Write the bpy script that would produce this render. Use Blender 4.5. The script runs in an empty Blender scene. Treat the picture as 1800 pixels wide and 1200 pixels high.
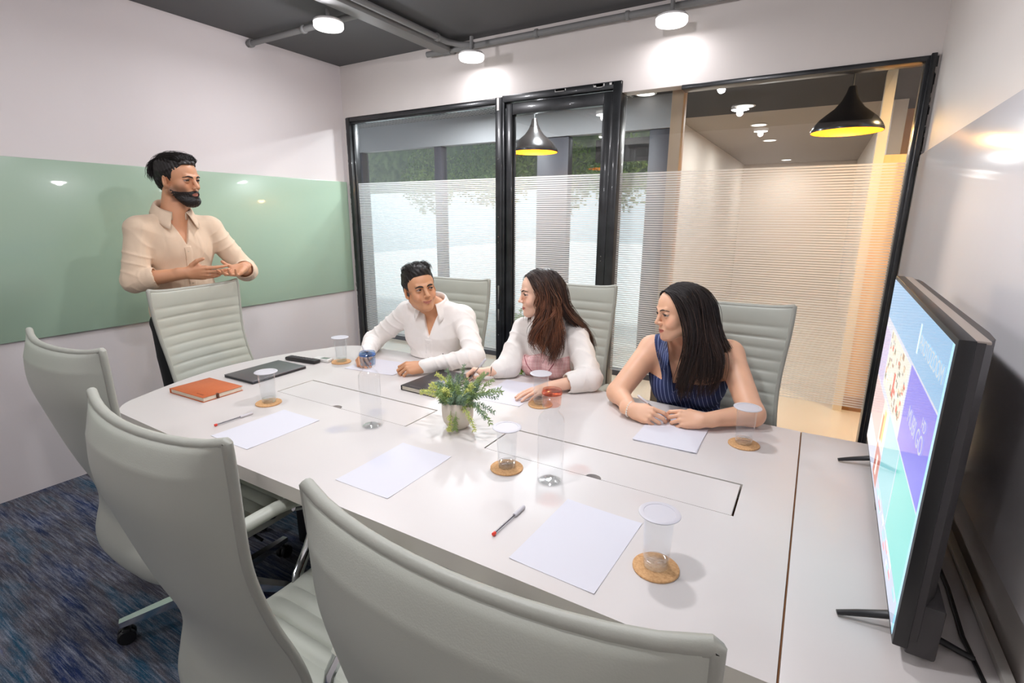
import bpy, bmesh, math, random
import numpy as np
from mathutils import Vector, Matrix
random.seed(7)
sc = bpy.context.scene
PI = math.pi
H = 1.505                                    # camera height over the floor, table top at 0.75

# ------------------------------------------------------------------ camera
cam = bpy.data.cameras.new('camera'); camo = bpy.data.objects.new('camera', cam)
sc.collection.objects.link(camo)
_pit, _yaw, _rol = -.24066, -.5324, .00511
_f = Vector((math.sin(_yaw)*math.cos(_pit), math.cos(_yaw)*math.cos(_pit), math.sin(_pit)))
_r0 = Vector((math.cos(_yaw), -math.sin(_yaw), 0)); _u0 = _r0.cross(_f)
_r = math.cos(_rol)*_r0 + math.sin(_rol)*_u0; _u = -math.sin(_rol)*_r0 + math.cos(_rol)*_u0
camo.matrix_world = Matrix(((_r.x, _u.x, -_f.x, 0), (_r.y, _u.y, -_f.y, 0), (_r.z, _u.z, -_f.z, H), (0, 0, 0, 1)))
cam.sensor_width = 36; cam.lens = 17.898; cam.clip_start = .02; cam.clip_end = 200
sc.camera = camo

# ------------------------------------------------------------------ exposure and light
sc.view_settings.view_transform = 'Standard'; sc.view_settings.look = 'None'
sc.view_settings.gamma = 1; sc.view_settings.use_curve_mapping = False
sc.view_settings.exposure = 0.38
sc.cycles.use_denoising = True
sc.cycles.max_bounces = 10; sc.cycles.diffuse_bounces = 5; sc.cycles.transparent_max_bounces = 24
sc.cycles.glossy_bounces = 5; sc.cycles.transmission_bounces = 8
sc.cycles.sample_clamp_indirect = 6; sc.cycles.caustics_reflective = False; sc.cycles.caustics_refractive = False
w = bpy.data.worlds.new('daylight'); sc.world = w; w.use_nodes = True
w.node_tree.nodes['Background'].inputs[0].default_value = (.78, .9, 1, 1)
w.node_tree.nodes['Background'].inputs[1].default_value = .95

def lin(c):
    return tuple(((v/255)/12.92 if v/255 <= .04045 else ((v/255+.055)/1.055)**2.4) for v in c)
def area(name, loc, size, power, color=(255, 250, 247), rot=(0, 0, 0), shape='DISK', size_y=None):
    l = bpy.data.lights.new(name, 'AREA'); l.shape = shape; l.size = size; l.energy = power; l.color = lin(color)
    if size_y: l.size_y = size_y
    o = bpy.data.objects.new(name, l); o.location = loc; o.rotation_euler = rot
    sc.collection.objects.link(o); return o
# the room's round ceiling lamps: three in view, five unseen ones added to light the room
LAMPS = [(-2.60, 2.30, 2.585), (-2.145, 3.09, 2.545), (-.83, 3.09, 2.545), (-.85, 1.75, 2.6), (-2.15, 1.0, 2.6), (-.85, .62, 2.6), (-2.7, -.5, 2.6), (-.8, -.95, 2.6)]
for i, p in enumerate(LAMPS):
    if i in (1, 2): area('lamp_light', (p[0], p[1], p[2]-.032), .16, 1.6, (252, 250, 255)); continue
    area('lamp_light', (p[0], p[1], p[2]-.032), .16, (8, 0, 0, 9, 4, 9, 5, 3)[i], (250, 250, 255)).data.spread = PI*.98
    l = bpy.data.lights.new('lamp_light', 'POINT'); l.energy = (8, 0, 0, 10, 4, 10, 6, 4)[i]; l.color = lin((252, 249, 255)); l.shadow_soft_size = .03
    lo = bpy.data.objects.new('lamp_light', l); lo.location = (p[0], p[1], p[2]-.062); sc.collection.objects.link(lo)
# corridor beyond the glass
for p in ((-.72, 5.42, 2.47), (-.72, 6.55, 2.47), (-.72, 7.88, 2.47), (-.66, 10.6, 2.47)):
    area('corridor_light', p, .14, 13, (250, 250, 250))
area('corridor_light', (.85, 4.05, 2.46), .14, 28, (255, 220, 168))  # unseen warm lamp, placed here to light the wood panel
area('lounge_fill', (-1.9, 3.75, 2.46), .14, 26, (246, 250, 255))  # no fixtures here: two fill lights added to brighten the striped film
area('lounge_fill', (-3.0, 4.0, 2.46), .14, 26, (246, 250, 255))
sun = bpy.data.lights.new('sun', 'SUN'); sun.energy = 1.9; sun.angle = .3; sun.color = (1, .98, .94)
so = bpy.data.objects.new('sun', sun); so.rotation_euler = (math.radians(-27), 0, math.radians(70)); sc.collection.objects.link(so)

# ------------------------------------------------------------------ helpers
class MB:
    """Collects shapes and links them as ONE mesh object."""
    def __init__(s): s.v = []; s.f = []; s.m = []; s.sm = []
    def add(s, vs, fs, mi=0, smooth=False, M=None):
        n = len(s.v)
        for p in vs:
            p = Vector(p)
            if M is not None: p = M @ p
            s.v.append(tuple(p))
        for f in fs: s.f.append(tuple(i+n for i in f)); s.m.append(mi); s.sm.append(smooth)
        return s
    def box(s, a, b, mi=0, M=None):
        x0, y0, z0 = a; x1, y1, z1 = b
        return s.add([(x0,y0,z0),(x1,y0,z0),(x1,y1,z0),(x0,y1,z0),(x0,y0,z1),(x1,y0,z1),(x1,y1,z1),(x0,y1,z1)],
                     [(0,3,2,1),(4,5,6,7),(0,1,5,4),(1,2,6,5),(2,3,7,6),(3,0,4,7)], mi, False, M)
    def rbox(s, a, b, r=.003, mi=0, M=None, seg=2):
        bm = bmesh.new(); bmesh.ops.create_cube(bm, size=1)
        for v in bm.verts: v.co = Vector([(a[i]+b[i])/2 + v.co[i]*(b[i]-a[i]) for i in range(3)])
        bmesh.ops.bevel(bm, geom=list(bm.edges), offset=r, segments=seg, profile=.5, affect='EDGES')
        bm.verts.index_update()
        s.add([v.co[:] for v in bm.verts], [[v.index for v in f.verts] for f in bm.faces], mi, True, M); bm.free(); return s
    def lathe(s, prof, n=32, c=(0, 0, 0), mi=0, M=None, smooth=True, cap=(True, True)):
        vs = []; fs = []
        for r, z in prof:
            for k in range(n):
                a = 2*PI*k/n; vs.append((c[0]+r*math.cos(a), c[1]+r*math.sin(a), c[2]+z))
        for i in range(len(prof)-1):
            for k in range(n):
                k2 = (k+1) % n; fs.append((i*n+k, i*n+k2, (i+1)*n+k2, (i+1)*n+k))
        if cap[0]: fs.append(tuple(range(n-1, -1, -1)))
        if cap[1]: fs.append(tuple(range((len(prof)-1)*n, len(prof)*n)))
        return s.add(vs, fs, mi, smooth, M)
    def tube(s, pts, r, n=10, mi=0, M=None, flat=1.0, cap=True):
        pts = [Vector(p) for p in pts]; rr = r if isinstance(r, (list, tuple)) else [r]*len(pts)
        vs = []; fs = []; up = None
        for i, p in enumerate(pts):
            d = (pts[min(i+1, len(pts)-1)] - pts[max(i-1, 0)]).normalized()
            if up is None:
                up = Vector((0, 0, 1)) if abs(d.z) < .9 else Vector((1, 0, 0))
            sd = d.cross(up).normalized(); up = sd.cross(d).normalized()
            for k in range(n):
                a = 2*PI*k/n; vs.append(p + sd*math.cos(a)*rr[i] + up*math.sin(a)*rr[i]*flat)
        for i in range(len(pts)-1):
            for k in range(n):
                k2 = (k+1) % n; fs.append((i*n+k, i*n+k2, (i+1)*n+k2, (i+1)*n+k))
        if cap: fs.append(tuple(range(n-1, -1, -1))); fs.append(tuple(range((len(pts)-1)*n, len(pts)*n)))
        return s.add(vs, fs, mi, True, M)
    def sphere(s, c, r, mi=0, n=12, M=None, sc3=(1, 1, 1)):
        vs = []; fs = []
        for i in range(n+1):
            t = PI*i/n
            for k in range(2*n):
                a = PI*k/n; vs.append((c[0]+r*sc3[0]*math.sin(t)*math.cos(a), c[1]+r*sc3[1]*math.sin(t)*math.sin(a), c[2]+r*sc3[2]*math.cos(t)))
        for i in range(n):
            for k in range(2*n):
                k2 = (k+1) % (2*n); fs.append((i*2*n+k, (i+1)*2*n+k, (i+1)*2*n+k2, i*2*n+k2))
        return s.add(vs, fs, mi, True, M)
    def prism(s, poly, z0, z1, mi=0, M=None, smooth=False):
        n = len(poly); vs = [(x, y, z0) for x, y in poly] + [(x, y, z1) for x, y in poly]
        fs = [tuple(range(n-1, -1, -1)), tuple(range(n, 2*n))] + [(i, (i+1) % n, n+(i+1) % n, n+i) for i in range(n)]
        return s.add(vs, fs, mi, smooth, M)
    def build(s, name, mats, parent=None, loc=None, kind=None, auto=True):
        me = bpy.data.meshes.new(name); me.from_pydata(s.v, [], s.f); 
        for m in (mats if isinstance(mats, (list, tuple)) else [mats]): me.materials.append(m)
        me.polygons.foreach_set('material_index', s.m); me.polygons.foreach_set('use_smooth', s.sm); me.update()
        if auto and any(s.sm): me.set_sharp_from_angle(angle=math.radians(40))
        o = bpy.data.objects.new(name, me); sc.collection.objects.link(o)
        if parent: o.parent = parent
        if loc: o.location = loc
        if kind: o['kind'] = kind
        return o
def tag(o, label=None, cat=None, group=None, kind=None):
    if label: o['label'] = label
    if cat: o['category'] = cat
    if group: o['group'] = group
    if kind: o['kind'] = kind
    return o
def thing(name, label, cat, loc=(0, 0, 0), rz=0, group=None):
    o = bpy.data.objects.new(name, None); sc.collection.objects.link(o); o.empty_display_size = .1
    o.location = loc; o.rotation_euler = (0, 0, rz); return tag(o, label, cat, group)
def dup(o, parent=None, loc=None, rz=None):
    c = o.copy(); sc.collection.objects.link(c)
    if parent: c.parent = parent
    if loc: c.location = loc
    if rz is not None: c.rotation_euler = (0, 0, rz)
    for ch in list(o.children): dup(ch, c)
    return c

# ------------------------------------------------------------------ materials
def mat(name, rgb, rough=.5, metal=0, bump=None, vary=None, coat=0, emit=None, spec=None, sheen=0, folds=None):
    m = bpy.data.materials.new(name); m.use_nodes = True; nt = m.node_tree; b = nt.nodes['Principled BSDF']
    b.inputs['Base Color'].default_value = (*lin(rgb), 1); b.inputs['Roughness'].default_value = rough; b.inputs['Metallic'].default_value = metal
    b.inputs['Coat Weight'].default_value = coat
    if sheen: b.inputs['Sheen Weight'].default_value = sheen
    if spec is not None: b.inputs['Specular IOR Level'].default_value = spec
    if emit: b.inputs['Emission Color'].default_value = (*lin(emit[0]), 1); b.inputs['Emission Strength'].default_value = emit[1]
    tc = nt.nodes.new('ShaderNodeTexCoord')
    if vary:                                  # (scale, second colour, stretch)
        n = nt.nodes.new('ShaderNodeTexNoise'); n.inputs['Scale'].default_value = vary[0]; n.inputs['Detail'].default_value = 5
        mp = nt.nodes.new('ShaderNodeMapping'); mp.inputs['Scale'].default_value = vary[2] if len(vary) > 2 else (1, 1, 1)
        nt.links.new(tc.outputs['Object'], mp.inputs[0]); nt.links.new(mp.outputs[0], n.inputs['Vector'])
        r = nt.nodes.new('ShaderNodeValToRGB'); r.color_ramp.elements[0].position = .35; r.color_ramp.elements[1].position = .68
        r.color_ramp.elements[0].color = (*lin(rgb), 1); r.color_ramp.elements[1].color = (*lin(vary[1]), 1)
        nt.links.new(n.outputs[0], r.inputs[0]); nt.links.new(r.outputs[0], b.inputs['Base Color'])
    if bump:                                  # (scale, strength)
        n = nt.nodes.new('ShaderNodeTexNoise'); n.inputs['Scale'].default_value = bump[0]; n.inputs['Detail'].default_value = 6
        bp = nt.nodes.new('ShaderNodeBump'); bp.inputs['Strength'].default_value = bump[1]; bp.inputs['Distance'].default_value = .01
        nt.links.new(tc.outputs['Object'], n.inputs['Vector']); nt.links.new(n.outputs[0], bp.inputs['Height']); nt.links.new(bp.outputs[0], b.inputs['Normal'])
    if folds:                                 # (scale, strength): soft cloth wrinkles over the weave
        n = nt.nodes.new('ShaderNodeTexNoise'); n.inputs['Scale'].default_value = folds[0]; n.inputs['Detail'].default_value = 1.2; n.inputs['Distortion'].default_value = .7
        mp = nt.nodes.new('ShaderNodeMapping'); mp.inputs['Rotation'].default_value = (.5, .3, .6); mp.inputs['Scale'].default_value = (1, 1.9, .7); nt.links.new(tc.outputs['Object'], mp.inputs[0]); nt.links.new(mp.outputs[0], n.inputs['Vector'])
        b2 = nt.nodes.new('ShaderNodeBump'); b2.inputs['Strength'].default_value = folds[1]; b2.inputs['Distance'].default_value = .03; nt.links.new(n.outputs[0], b2.inputs['Height'])
        if bump: nt.links.new(bp.outputs[0], b2.inputs['Normal'])
        nt.links.new(b2.outputs[0], b.inputs['Normal'])
    return m
def pane_mat(name, tint=(1, 1, 1), refl=1.0, base=.04, edge=.5, power=4, rough=0.0, gcol=(1, 1, 1)):
    """thin clear sheet: straight-through light plus a reflection that grows towards grazing angles"""
    m = bpy.data.materials.new(name); m.use_nodes = True; nt = m.node_tree; nt.nodes.clear(); N = nt.nodes.new; L = nt.links.new
    o = N('ShaderNodeOutputMaterial'); mx = N('ShaderNodeMixShader'); t = N('ShaderNodeBsdfTransparent'); g = N('ShaderNodeBsdfGlossy'); lw = N('ShaderNodeLayerWeight'); lw.inputs[0].default_value = .5
    pw = N('ShaderNodeMath'); pw.operation = 'POWER'; pw.inputs[1].default_value = power; ma = N('ShaderNodeMath'); ma.operation = 'MULTIPLY_ADD'; ma.inputs[1].default_value = edge*refl; ma.inputs[2].default_value = base*refl
    t.inputs[0].default_value = (*tint, 1); g.inputs[0].default_value = (*gcol, 1); g.inputs['Roughness'].default_value = rough
    L(lw.outputs['Facing'], pw.inputs[0]); L(pw.outputs[0], ma.inputs[0]); L(ma.outputs[0], mx.inputs[0]); L(t.outputs[0], mx.inputs[1]); L(g.outputs[0], mx.inputs[2]); L(mx.outputs[0], o.inputs[0])
    return m
def glow(name, rgb, s):
    m = bpy.data.materials.new(name); m.use_nodes = True; nt = m.node_tree; nt.nodes.clear()
    o = nt.nodes.new('ShaderNodeOutputMaterial'); e = nt.nodes.new('ShaderNodeEmission'); e.inputs[0].default_value = (*lin(rgb), 1); e.inputs[1].default_value = s
    nt.links.new(e.outputs[0], o.inputs[0]); return m
def film_mat():
    m = bpy.data.materials.new('striped_film'); m.use_nodes = True; nt = m.node_tree; nt.nodes.clear(); N = nt.nodes.new; L = nt.links.new
    o = N('ShaderNodeOutputMaterial'); tc = N('ShaderNodeTexCoord'); sp = N('ShaderNodeSeparateXYZ'); L(tc.outputs['Object'], sp.inputs[0])
    d = N('ShaderNodeMath'); d.operation = 'DIVIDE'; d.inputs[1].default_value = .0141; L(sp.outputs['Z'], d.inputs[0])
    fr = N('ShaderNodeMath'); fr.operation = 'FRACT'; L(d.outputs[0], fr.inputs[0])
    gt = N('ShaderNodeMath'); gt.operation = 'GREATER_THAN'; gt.inputs[1].default_value = .3; L(fr.outputs[0], gt.inputs[0])
    df = N('ShaderNodeBsdfDiffuse'); df.inputs[0].default_value = (.85, .85, .85, 1); tl = N('ShaderNodeBsdfTranslucent'); tl.inputs[0].default_value = (.97, .98, 1, 1)
    m1 = N('ShaderNodeMixShader'); m1.inputs[0].default_value = .5; L(df.outputs[0], m1.inputs[1]); L(tl.outputs[0], m1.inputs[2])
    t = N('ShaderNodeBsdfTransparent'); m2 = N('ShaderNodeMixShader'); m2.inputs[0].default_value = .74; L(t.outputs[0], m2.inputs[1]); L(m1.outputs[0], m2.inputs[2])
    t2 = N('ShaderNodeBsdfTransparent'); m3 = N('ShaderNodeMixShader'); L(gt.outputs[0], m3.inputs[0]); L(t2.outputs[0], m3.inputs[1]); L(m2.outputs[0], m3.inputs[2]); L(m3.outputs[0], o.inputs[0])
    return m
def carpet_mat():
    m = bpy.data.materials.new('carpet'); m.use_nodes = True; nt = m.node_tree; N = nt.nodes.new; L = nt.links.new; b = nt.nodes['Principled BSDF']
    b.inputs['Roughness'].default_value = .95; b.inputs['Specular IOR Level'].default_value = .1; tc = N('ShaderNodeTexCoord')
    def noise(scale, st, det=6, rough=.6):
        mp = N('ShaderNodeMapping'); mp.inputs['Scale'].default_value = st; n = N('ShaderNodeTexNoise'); n.inputs['Scale'].default_value = scale
        n.inputs['Detail'].default_value = det; n.inputs['Roughness'].default_value = rough; L(tc.outputs['Object'], mp.inputs[0]); L(mp.outputs[0], n.inputs['Vector']); return n
    big = noise(2.6, (.35, 1.8, 1)); r = N('ShaderNodeValToRGB'); cr = r.color_ramp
    cr.elements[0].position = .32; cr.elements[0].color = (*lin((22, 48, 112)), 1); cr.elements[1].position = .72; cr.elements[1].color = (*lin((48, 88, 160)), 1)
    for p, c in ((.42, (46, 60, 92)), (.5, (88, 84, 90)), (.58, (40, 84, 110)), (.65, (100, 98, 106))):
        e = cr.elements.new(p); e.color = (*lin(c), 1)
    L(big.outputs[0], r.inputs[0])
    st = noise(4.2, (1.1, 11, 1), 10, .85); r2 = N('ShaderNodeValToRGB'); r2.color_ramp.elements[0].position = .46; r2.color_ramp.elements[1].position = .74
    r2.color_ramp.elements[0].color = (0, 0, 0, 1); r2.color_ramp.elements[1].color = (1, 1, 1, 1); L(st.outputs[0], r2.inputs[0])
    mx = N('ShaderNodeMix'); mx.data_type = 'RGBA'; L(r2.outputs[0], mx.inputs[0]); L(r.outputs[0], mx.inputs[6]); mx.inputs[7].default_value = (*lin((150, 152, 164)), 1)
    s2 = noise(8, (.8, 16, 1), 6, .7); r4 = N('ShaderNodeValToRGB'); r4.color_ramp.elements[0].position = .5; r4.color_ramp.elements[1].position = .7; r4.color_ramp.elements[0].color = (0, 0, 0, 1); r4.color_ramp.elements[1].color = (.8, .8, .8, 1); L(s2.outputs[0], r4.inputs[0])
    mx3 = N('ShaderNodeMix'); mx3.data_type = 'RGBA'; L(r4.outputs[0], mx3.inputs[0]); L(mx.outputs[2], mx3.inputs[6]); mx3.inputs[7].default_value = (*lin((160, 164, 178)), 1); mx = mx3
    fn = noise(260, (1, 1, 1), 2); mx2 = N('ShaderNodeMix'); mx2.data_type = 'RGBA'; mx2.blend_type = 'MULTIPLY'; mx2.inputs[0].default_value = .55
    r3 = N('ShaderNodeValToRGB'); r3.color_ramp.elements[0].position = .35; r3.color_ramp.elements[0].color = (.25, .25, .25, 1); r3.color_ramp.elements[1].position = .6; L(fn.outputs[0], r3.inputs[0])
    L(mx.outputs[2], mx2.inputs[6]); L(r3.outputs[0], mx2.inputs[7]); L(mx2.outputs[2], b.inputs['Base Color'])
    bp = N('ShaderNodeBump'); bp.inputs['Strength'].default_value = .6; bp.inputs['Distance'].default_value = .004; L(fn.outputs[0], bp.inputs['Height']); L(bp.outputs[0], b.inputs['Normal'])
    return m
WALLP = mat('wall_paint', (226, 219, 218), .55, vary=(1.3, (222, 214, 213)), bump=(60, .03))
WALLG = mat('glazed_wall_paint', (222, 215, 210), .5, vary=(1.1, (216, 209, 204)), bump=(60, .03))
CEIL = mat('ceiling_paint', (92, 92, 93), .75, bump=(40, .04)); CEIL2 = mat('duct_paint', (128, 128, 127), .5)
GREEN = mat('green_glass_board', (166, 190, 168), .28, coat=.25)
FRAME = mat('black_aluminium', (26, 27, 29), .3, vary=(9, (46, 48, 50)), coat=.2)
CHIP = mat('paint_smear', (206, 204, 200), .6)
GLASS = pane_mat('clear_pane', (.95, .965, .96), 1.0); FILM = film_mat()
CARPET = carpet_mat()
TABLE = mat('table_laminate', (214, 208, 205), .36, vary=(2.2, (209, 203, 200)))
TEDGE = mat('table_edge', (214, 208, 200), .35)
SEAM = mat('dark_gap', (116, 70, 28), .7)
DARK = mat('dark_panel', (30, 30, 31), .5)
LEATH = mat('grey_leather', (184, 187, 176), .40, bump=(500, .05), vary=(3, (180, 183, 172)))
LEATH2 = mat('grey_piping', (166, 167, 157), .45, bump=(400, .06))
CHROME = mat('chrome', (220, 222, 224), .12, 1); BLACKP = mat('black_plastic', (22, 22, 23), .45); STEEL = mat('brushed_steel', (170, 170, 168), .3, 1)
PAPER = mat('paper', (214, 213, 221), .7); CORK = mat('cork', (222, 176, 126), .85, vary=(160, (200, 150, 100)), bump=(300, .25))
LIDM = mat('white_lid', (204, 202, 208), .4)
CLEAR = pane_mat('clear_glass', (.96, .966, .97), 1.0, .03, .7, 4)
# ------------------------------------------------------------------ the room
XL, XR, YG, YB, ZC = -3.589, .385, 3.26, -1.5, 2.702
S = 'structure'
MB().box((XL-.1, YB-.1, -.05), (XR+.1, YG+.06, 0)).build('floor', CARPET, kind=S)
MB().box((XL-.1, YB-.1, ZC), (XR+.1, YG+.1, ZC+.1)).build('ceiling', CEIL, kind=S)
MB().box((XL-.1, YB-.1, 0), (XL, YG+.1, ZC)).build('wall_left', WALLP, kind=S)
MB().box((XR, YB-.1, 0), (XR+.1, YG+.1, ZC)).build('wall_right', WALLG, kind=S)
MB().box((XL, YB-.1, 0), (XR, YB, ZC)).build('wall_front', WALLP, kind=S)
m = MB().box((XL, YG, 2.305), (-1.145, YG+.1, ZC)).box((-1.145, YG, 2.245), (XR, YG+.1, ZC)).box((XL, YG, 0), (-3.555, YG+.1, 2.305)).box((.368, YG, 0), (XR, YG+.1, 2.245))
m.build('wall_back', WALLG, kind=S)
# glazing: left window, door, right window
def pane(name, parent, x0, x1, z0, z1, y):
    MB().box((x0, y, z0), (x1, y+.006, z1)).build('pane', GLASS, parent)
    MB().add([(x0, y-.0015, .47), (x1, y-.0015, .47), (x1, y-.0015, 1.781), (x0, y-.0015, 1.781)], [(0, 1, 2, 3)]).build('striped_film', FILM, parent)
w1 = thing('window_1', 'black framed glass pane with striped white film beside the left wall', 'window'); w1['kind'] = S
f = MB()
f.rbox((-3.555, YG-.012, 0), (-3.512, YG+.09, 2.3), .004); f.rbox((-2.055, YG-.02, 0), (-2.0, YG+.09, 2.305), .004)
f.rbox((-3.512, YG-.008, 2.268), (-2.055, YG+.09, 2.3), .004); f.rbox((-3.512, YG-.008, 0), (-2.055, YG+.09, .06), .004)
f.box((-3.512, YG+.01, 2.255), (-2.055, YG+.05, 2.268)); f.rbox((-3.53, YG+.02, .06), (-3.5, YG+.07, 2.3), .004)
f.build('window_frame', FRAME, w1)
c = MB(); rnd = random.Random(3)
for k in range(26):
    z = rnd.uniform(.3, 2.25); c.box((-3.558+rnd.uniform(0, .006), YG-.0135, z), (-3.552+rnd.uniform(0, .004), YG-.011, z+rnd.uniform(.01, .06)))
c.box((-2.04, YG-.022, 2.22), (-2.022, YG-.0195, 2.3))
c.build('paint_smear', CHIP, w1)
pane('w', w1, -3.512, -2.055, .05, 2.27, YG+.04)
d1 = thing('door_1', 'black framed glass door with striped white film', 'door'); d1['kind'] = S
f = MB(); f.rbox((-1.2, YG-.02, 0), (-1.145, YG+.09, 2.31), .004); f.rbox((-2.0, YG-.018, 2.268), (-1.145, YG+.09, 2.312), .004); f.rbox((-2.0, YG-.016, 0), (-1.982, YG+.09, 2.27), .003)
f.build('door_frame', FRAME, d1)
f = MB(); f.rbox((-1.975, YG-.004, .01), (-1.925, YG+.045, 2.26), .004); f.rbox((-1.262, YG-.004, .01), (-1.206, YG+.045, 2.26), .004)
f.rbox((-1.925, YG-.004, 2.185), (-1.262, YG+.045, 2.26), .004); f.rbox((-1.925, YG-.004, .01), (-1.262, YG+.045, .1), .004)
f.rbox((-1.925, YG+.01, .1), (-1.915, YG+.035, 2.185), .002); f.rbox((-1.272, YG+.01, .1), (-1.262, YG+.035, 2.185), .002)
f.build('door_leaf', FRAME, d1)
f = MB(); f.rbox((-2.034, YG-.024, .86), (-2.022, YG-.018, 1.0), .002); f.rbox((-2.034, YG-.024, .73), (-2.022, YG-.018, .82), .002); f.build('lock_plate', STEEL, d1)
f = MB()
for z in (.62, .95, 1.32, 1.36, 1.5, 1.9): f.lathe([(.004, 0), (.003, .002)], 10, M=Matrix.Translation((-2.03, YG-.021, z)) @ Matrix.Rotation(PI/2, 4, 'X'))
for z in (.9, 1.22, 1.25): f.lathe([(.004, 0), (.003, .002)], 10, M=Matrix.Translation((-1.235, YG-.005, z)) @ Matrix.Rotation(PI/2, 4, 'X'))
f.build('screw', STEEL, d1)
c = MB()
for k in range(9): x = rnd.uniform(-1.6, -1.2); c.box((x, YG-.0195, 2.285+rnd.uniform(0, .015)), (x+rnd.uniform(.03, .09), YG-.0175, 2.305))
c.build('paint_smear', CHIP, d1)
pane('d', d1, -1.925, -1.262, .1, 2.185, YG+.02)
w2 = thing('window_2', 'wide glass pane with striped white film beside the television wall', 'window'); w2['kind'] = S
f = MB(); f.rbox((.33, YG-.01, 0), (.36, YG+.09, 2.23), .004); f.rbox((-.79, YG-.008, 2.222), (.368, YG+.09, 2.246), .003); f.rbox((.345, YG-.03, .05), (.368, YG-.008, 2.25), .003)
f.rbox((-1.145, YG-.008, 0), (.33, YG+.09, .05), .004)
f.build('window_frame', FRAME, w2)
c = MB()
for k in range(30):
    z = rnd.uniform(1.75, 2.2); c.box((.369+rnd.uniform(0, .004), YG-.0025, z), (.372+rnd.uniform(0, .006), YG-.0005, z+rnd.uniform(.01, .05)))
c.build('black_sealant', FRAME, w2)
pane('v', w2, -1.145, .33, .05, 2.245, YG+.04)

# green glass board on the left wall, white glass board on the right wall
gb = MB(); gb.rbox((XL+.001, -1.2, .85), (XL+.016, .41, 1.787), .003); gb.rbox((XL+.001, .413, .85), (XL+.016, 3.24, 1.787), .003)
tag(gb.build('wall_board', GREEN), 'long pale green glass board mounted on the left wall', 'board')
WB = mat('white_glass_board', (230, 227, 229), .16, spec=.14)
tag(MB().rbox((XR-.018, .2, .86), (XR-.001, 3.2, 1.80), .003).build('whiteboard', WB), 'glossy white glass board on the right wall behind the television', 'whiteboard')

# ceiling: duct, conduits, lamps
du = MB(); du.rbox((-2.50, YB, 2.63), (-2.395, YG, ZC), .004)
tag(du.build('ceiling_duct', CEIL2), 'grey boxed duct running across the dark ceiling', 'duct')
def conduit(pts, label, clips):
    t = thing('ceiling_conduit', label, 'pipe', group='grey conduits on the ceiling')
    MB().tube(pts, .019, 14).build('pipe', CEIL2, t)
    for p, ax in clips:
        b = MB(); R = Matrix.Rotation(PI/2, 4, 'Y' if ax == 'x' else 'X'); b.lathe([(.023, -.012), (.026, -.008), (.026, .008), (.023, .012)], 14, M=Matrix.Translation(p) @ R)
        b.build('pipe_clip', CEIL2, t)
conduit([(XL, 2.45, 2.66), (-2.51, 2.45, 2.66)], 'short grey conduit with the round lamp nearest the left wall', [((-3.0, 2.45, 2.66), 'x'), ((-3.55, 2.45, 2.66), 'x')])
conduit([(-2.36, YB, 2.665), (-2.36, 3.10, 2.665), (-2.30, 3.17, 2.655), (-2.2, 3.2, 2.645)], 'grey conduit running beside the boxed duct', [((-2.36, 3.0, 2.665), 'y'), ((-2.36, 1.6, 2.665), 'y')])
conduit([(-2.62, 3.21, 2.645), (-2.2, 3.21, 2.645), (.37, 3.21, 2.645)], 'long grey conduit above the glass wall', [((-2.42, 3.21, 2.645), 'x'), ((-1.72, 3.21, 2.645), 'x'), ((-1.12, 3.21, 2.645), 'x'), ((-.4, 3.21, 2.645), 'x')])
LAMPG = glow('lamp_diffuser', (255, 250, 246), 2.0); WHITE = mat('white_enamel', (232, 230, 228), .35)
names = ['round white ceiling lamp nearest the left wall', 'round white ceiling lamp above the glass pane left of the door', 'round white ceiling lamp above the glass pane right of the door',
         'added unseen round white ceiling lamp above the middle of the table', 'added unseen round white ceiling lamp over the left near side of the table', 'added unseen round white ceiling lamp over the near side of the table', 'added unseen round white ceiling lamp behind the camera near the left wall', 'added unseen round white ceiling lamp behind the camera near the right wall']
for i, p in enumerate(LAMPS):
    t = thing('ceiling_lamp', names[i], 'lamp', p, group='round ceiling lamps')
    MB().lathe([(.03, .02), (.075, .018), (.084, .010), (.085, .002)], 36).build('housing', WHITE, t)
    MB().lathe([(.084, .002), (.084, -.020), (.078, -.028), (.0, -.0295)], 36, cap=(False, False)).build('diffuser', LAMPG, t)
    MB().lathe([(.012, .018), (.012, 2.66-p[2])], 12).build('stem', CEIL2, t)

# ------------------------------------------------------------------ beyond the glass: lounge and corridor
BEIGE = mat('corridor_paint', (216, 206, 196), .6, bump=(40, .03)); ORANGEW = mat('wood_panel', (226, 178, 116), .5, vary=(2, (212, 160, 98), (8, 8, .6)))
DKC = mat('lounge_dark_ceiling', (52, 48, 47), .8); GREY = mat('soffit_paint', (150, 150, 152), .6); TAUPE = mat('corridor_ceiling_paint', (158, 148, 138), .7)
COL = mat('dark_column', (62, 62, 70), .5); TILE = mat('cream_floor_tile', (216, 204, 188), .18, vary=(1, (208, 194, 176)))
MB().box((-8, YG+.06, -.05), (3, 4.72, 0)).box((-1.55, 4.72, -.05), (3, 12, 0)).build('floor_outside', TILE, kind=S)
cc = MB(); cc.box((-1.5, YG+.1, 2.5), (3, 5.78, 2.6)).box((.52, 5.78, 2.5), (3, 6.6, 2.6)); cc.build('ceiling_lounge', DKC, kind=S)
MB().box((-1.42, 5.78, 2.5), (.42, 12, 2.6)).build('ceiling_corridor', TAUPE, kind=S)
MB().box((-1.52, 5.78, 0), (-1.42, 12, 2.6)).build('wall_corridor_left', BEIGE, kind=S)
MB().box((-1.5, 11.3, 0), (.42, 11.4, 2.6)).build('wall_corridor_end', BEIGE, kind=S)
MB().box((.42, 5.78, 0), (.52, 12, 2.6)).build('wall_corridor_right', BEIGE, kind=S)
fin = MB(); fin.rbox((-.87, YG+.11, 0), (-.8, YG+.2, 2.5), .003); fin.build('trim_1', mat('fin_wood', (176, 150, 124), .5), kind=S)
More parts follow.
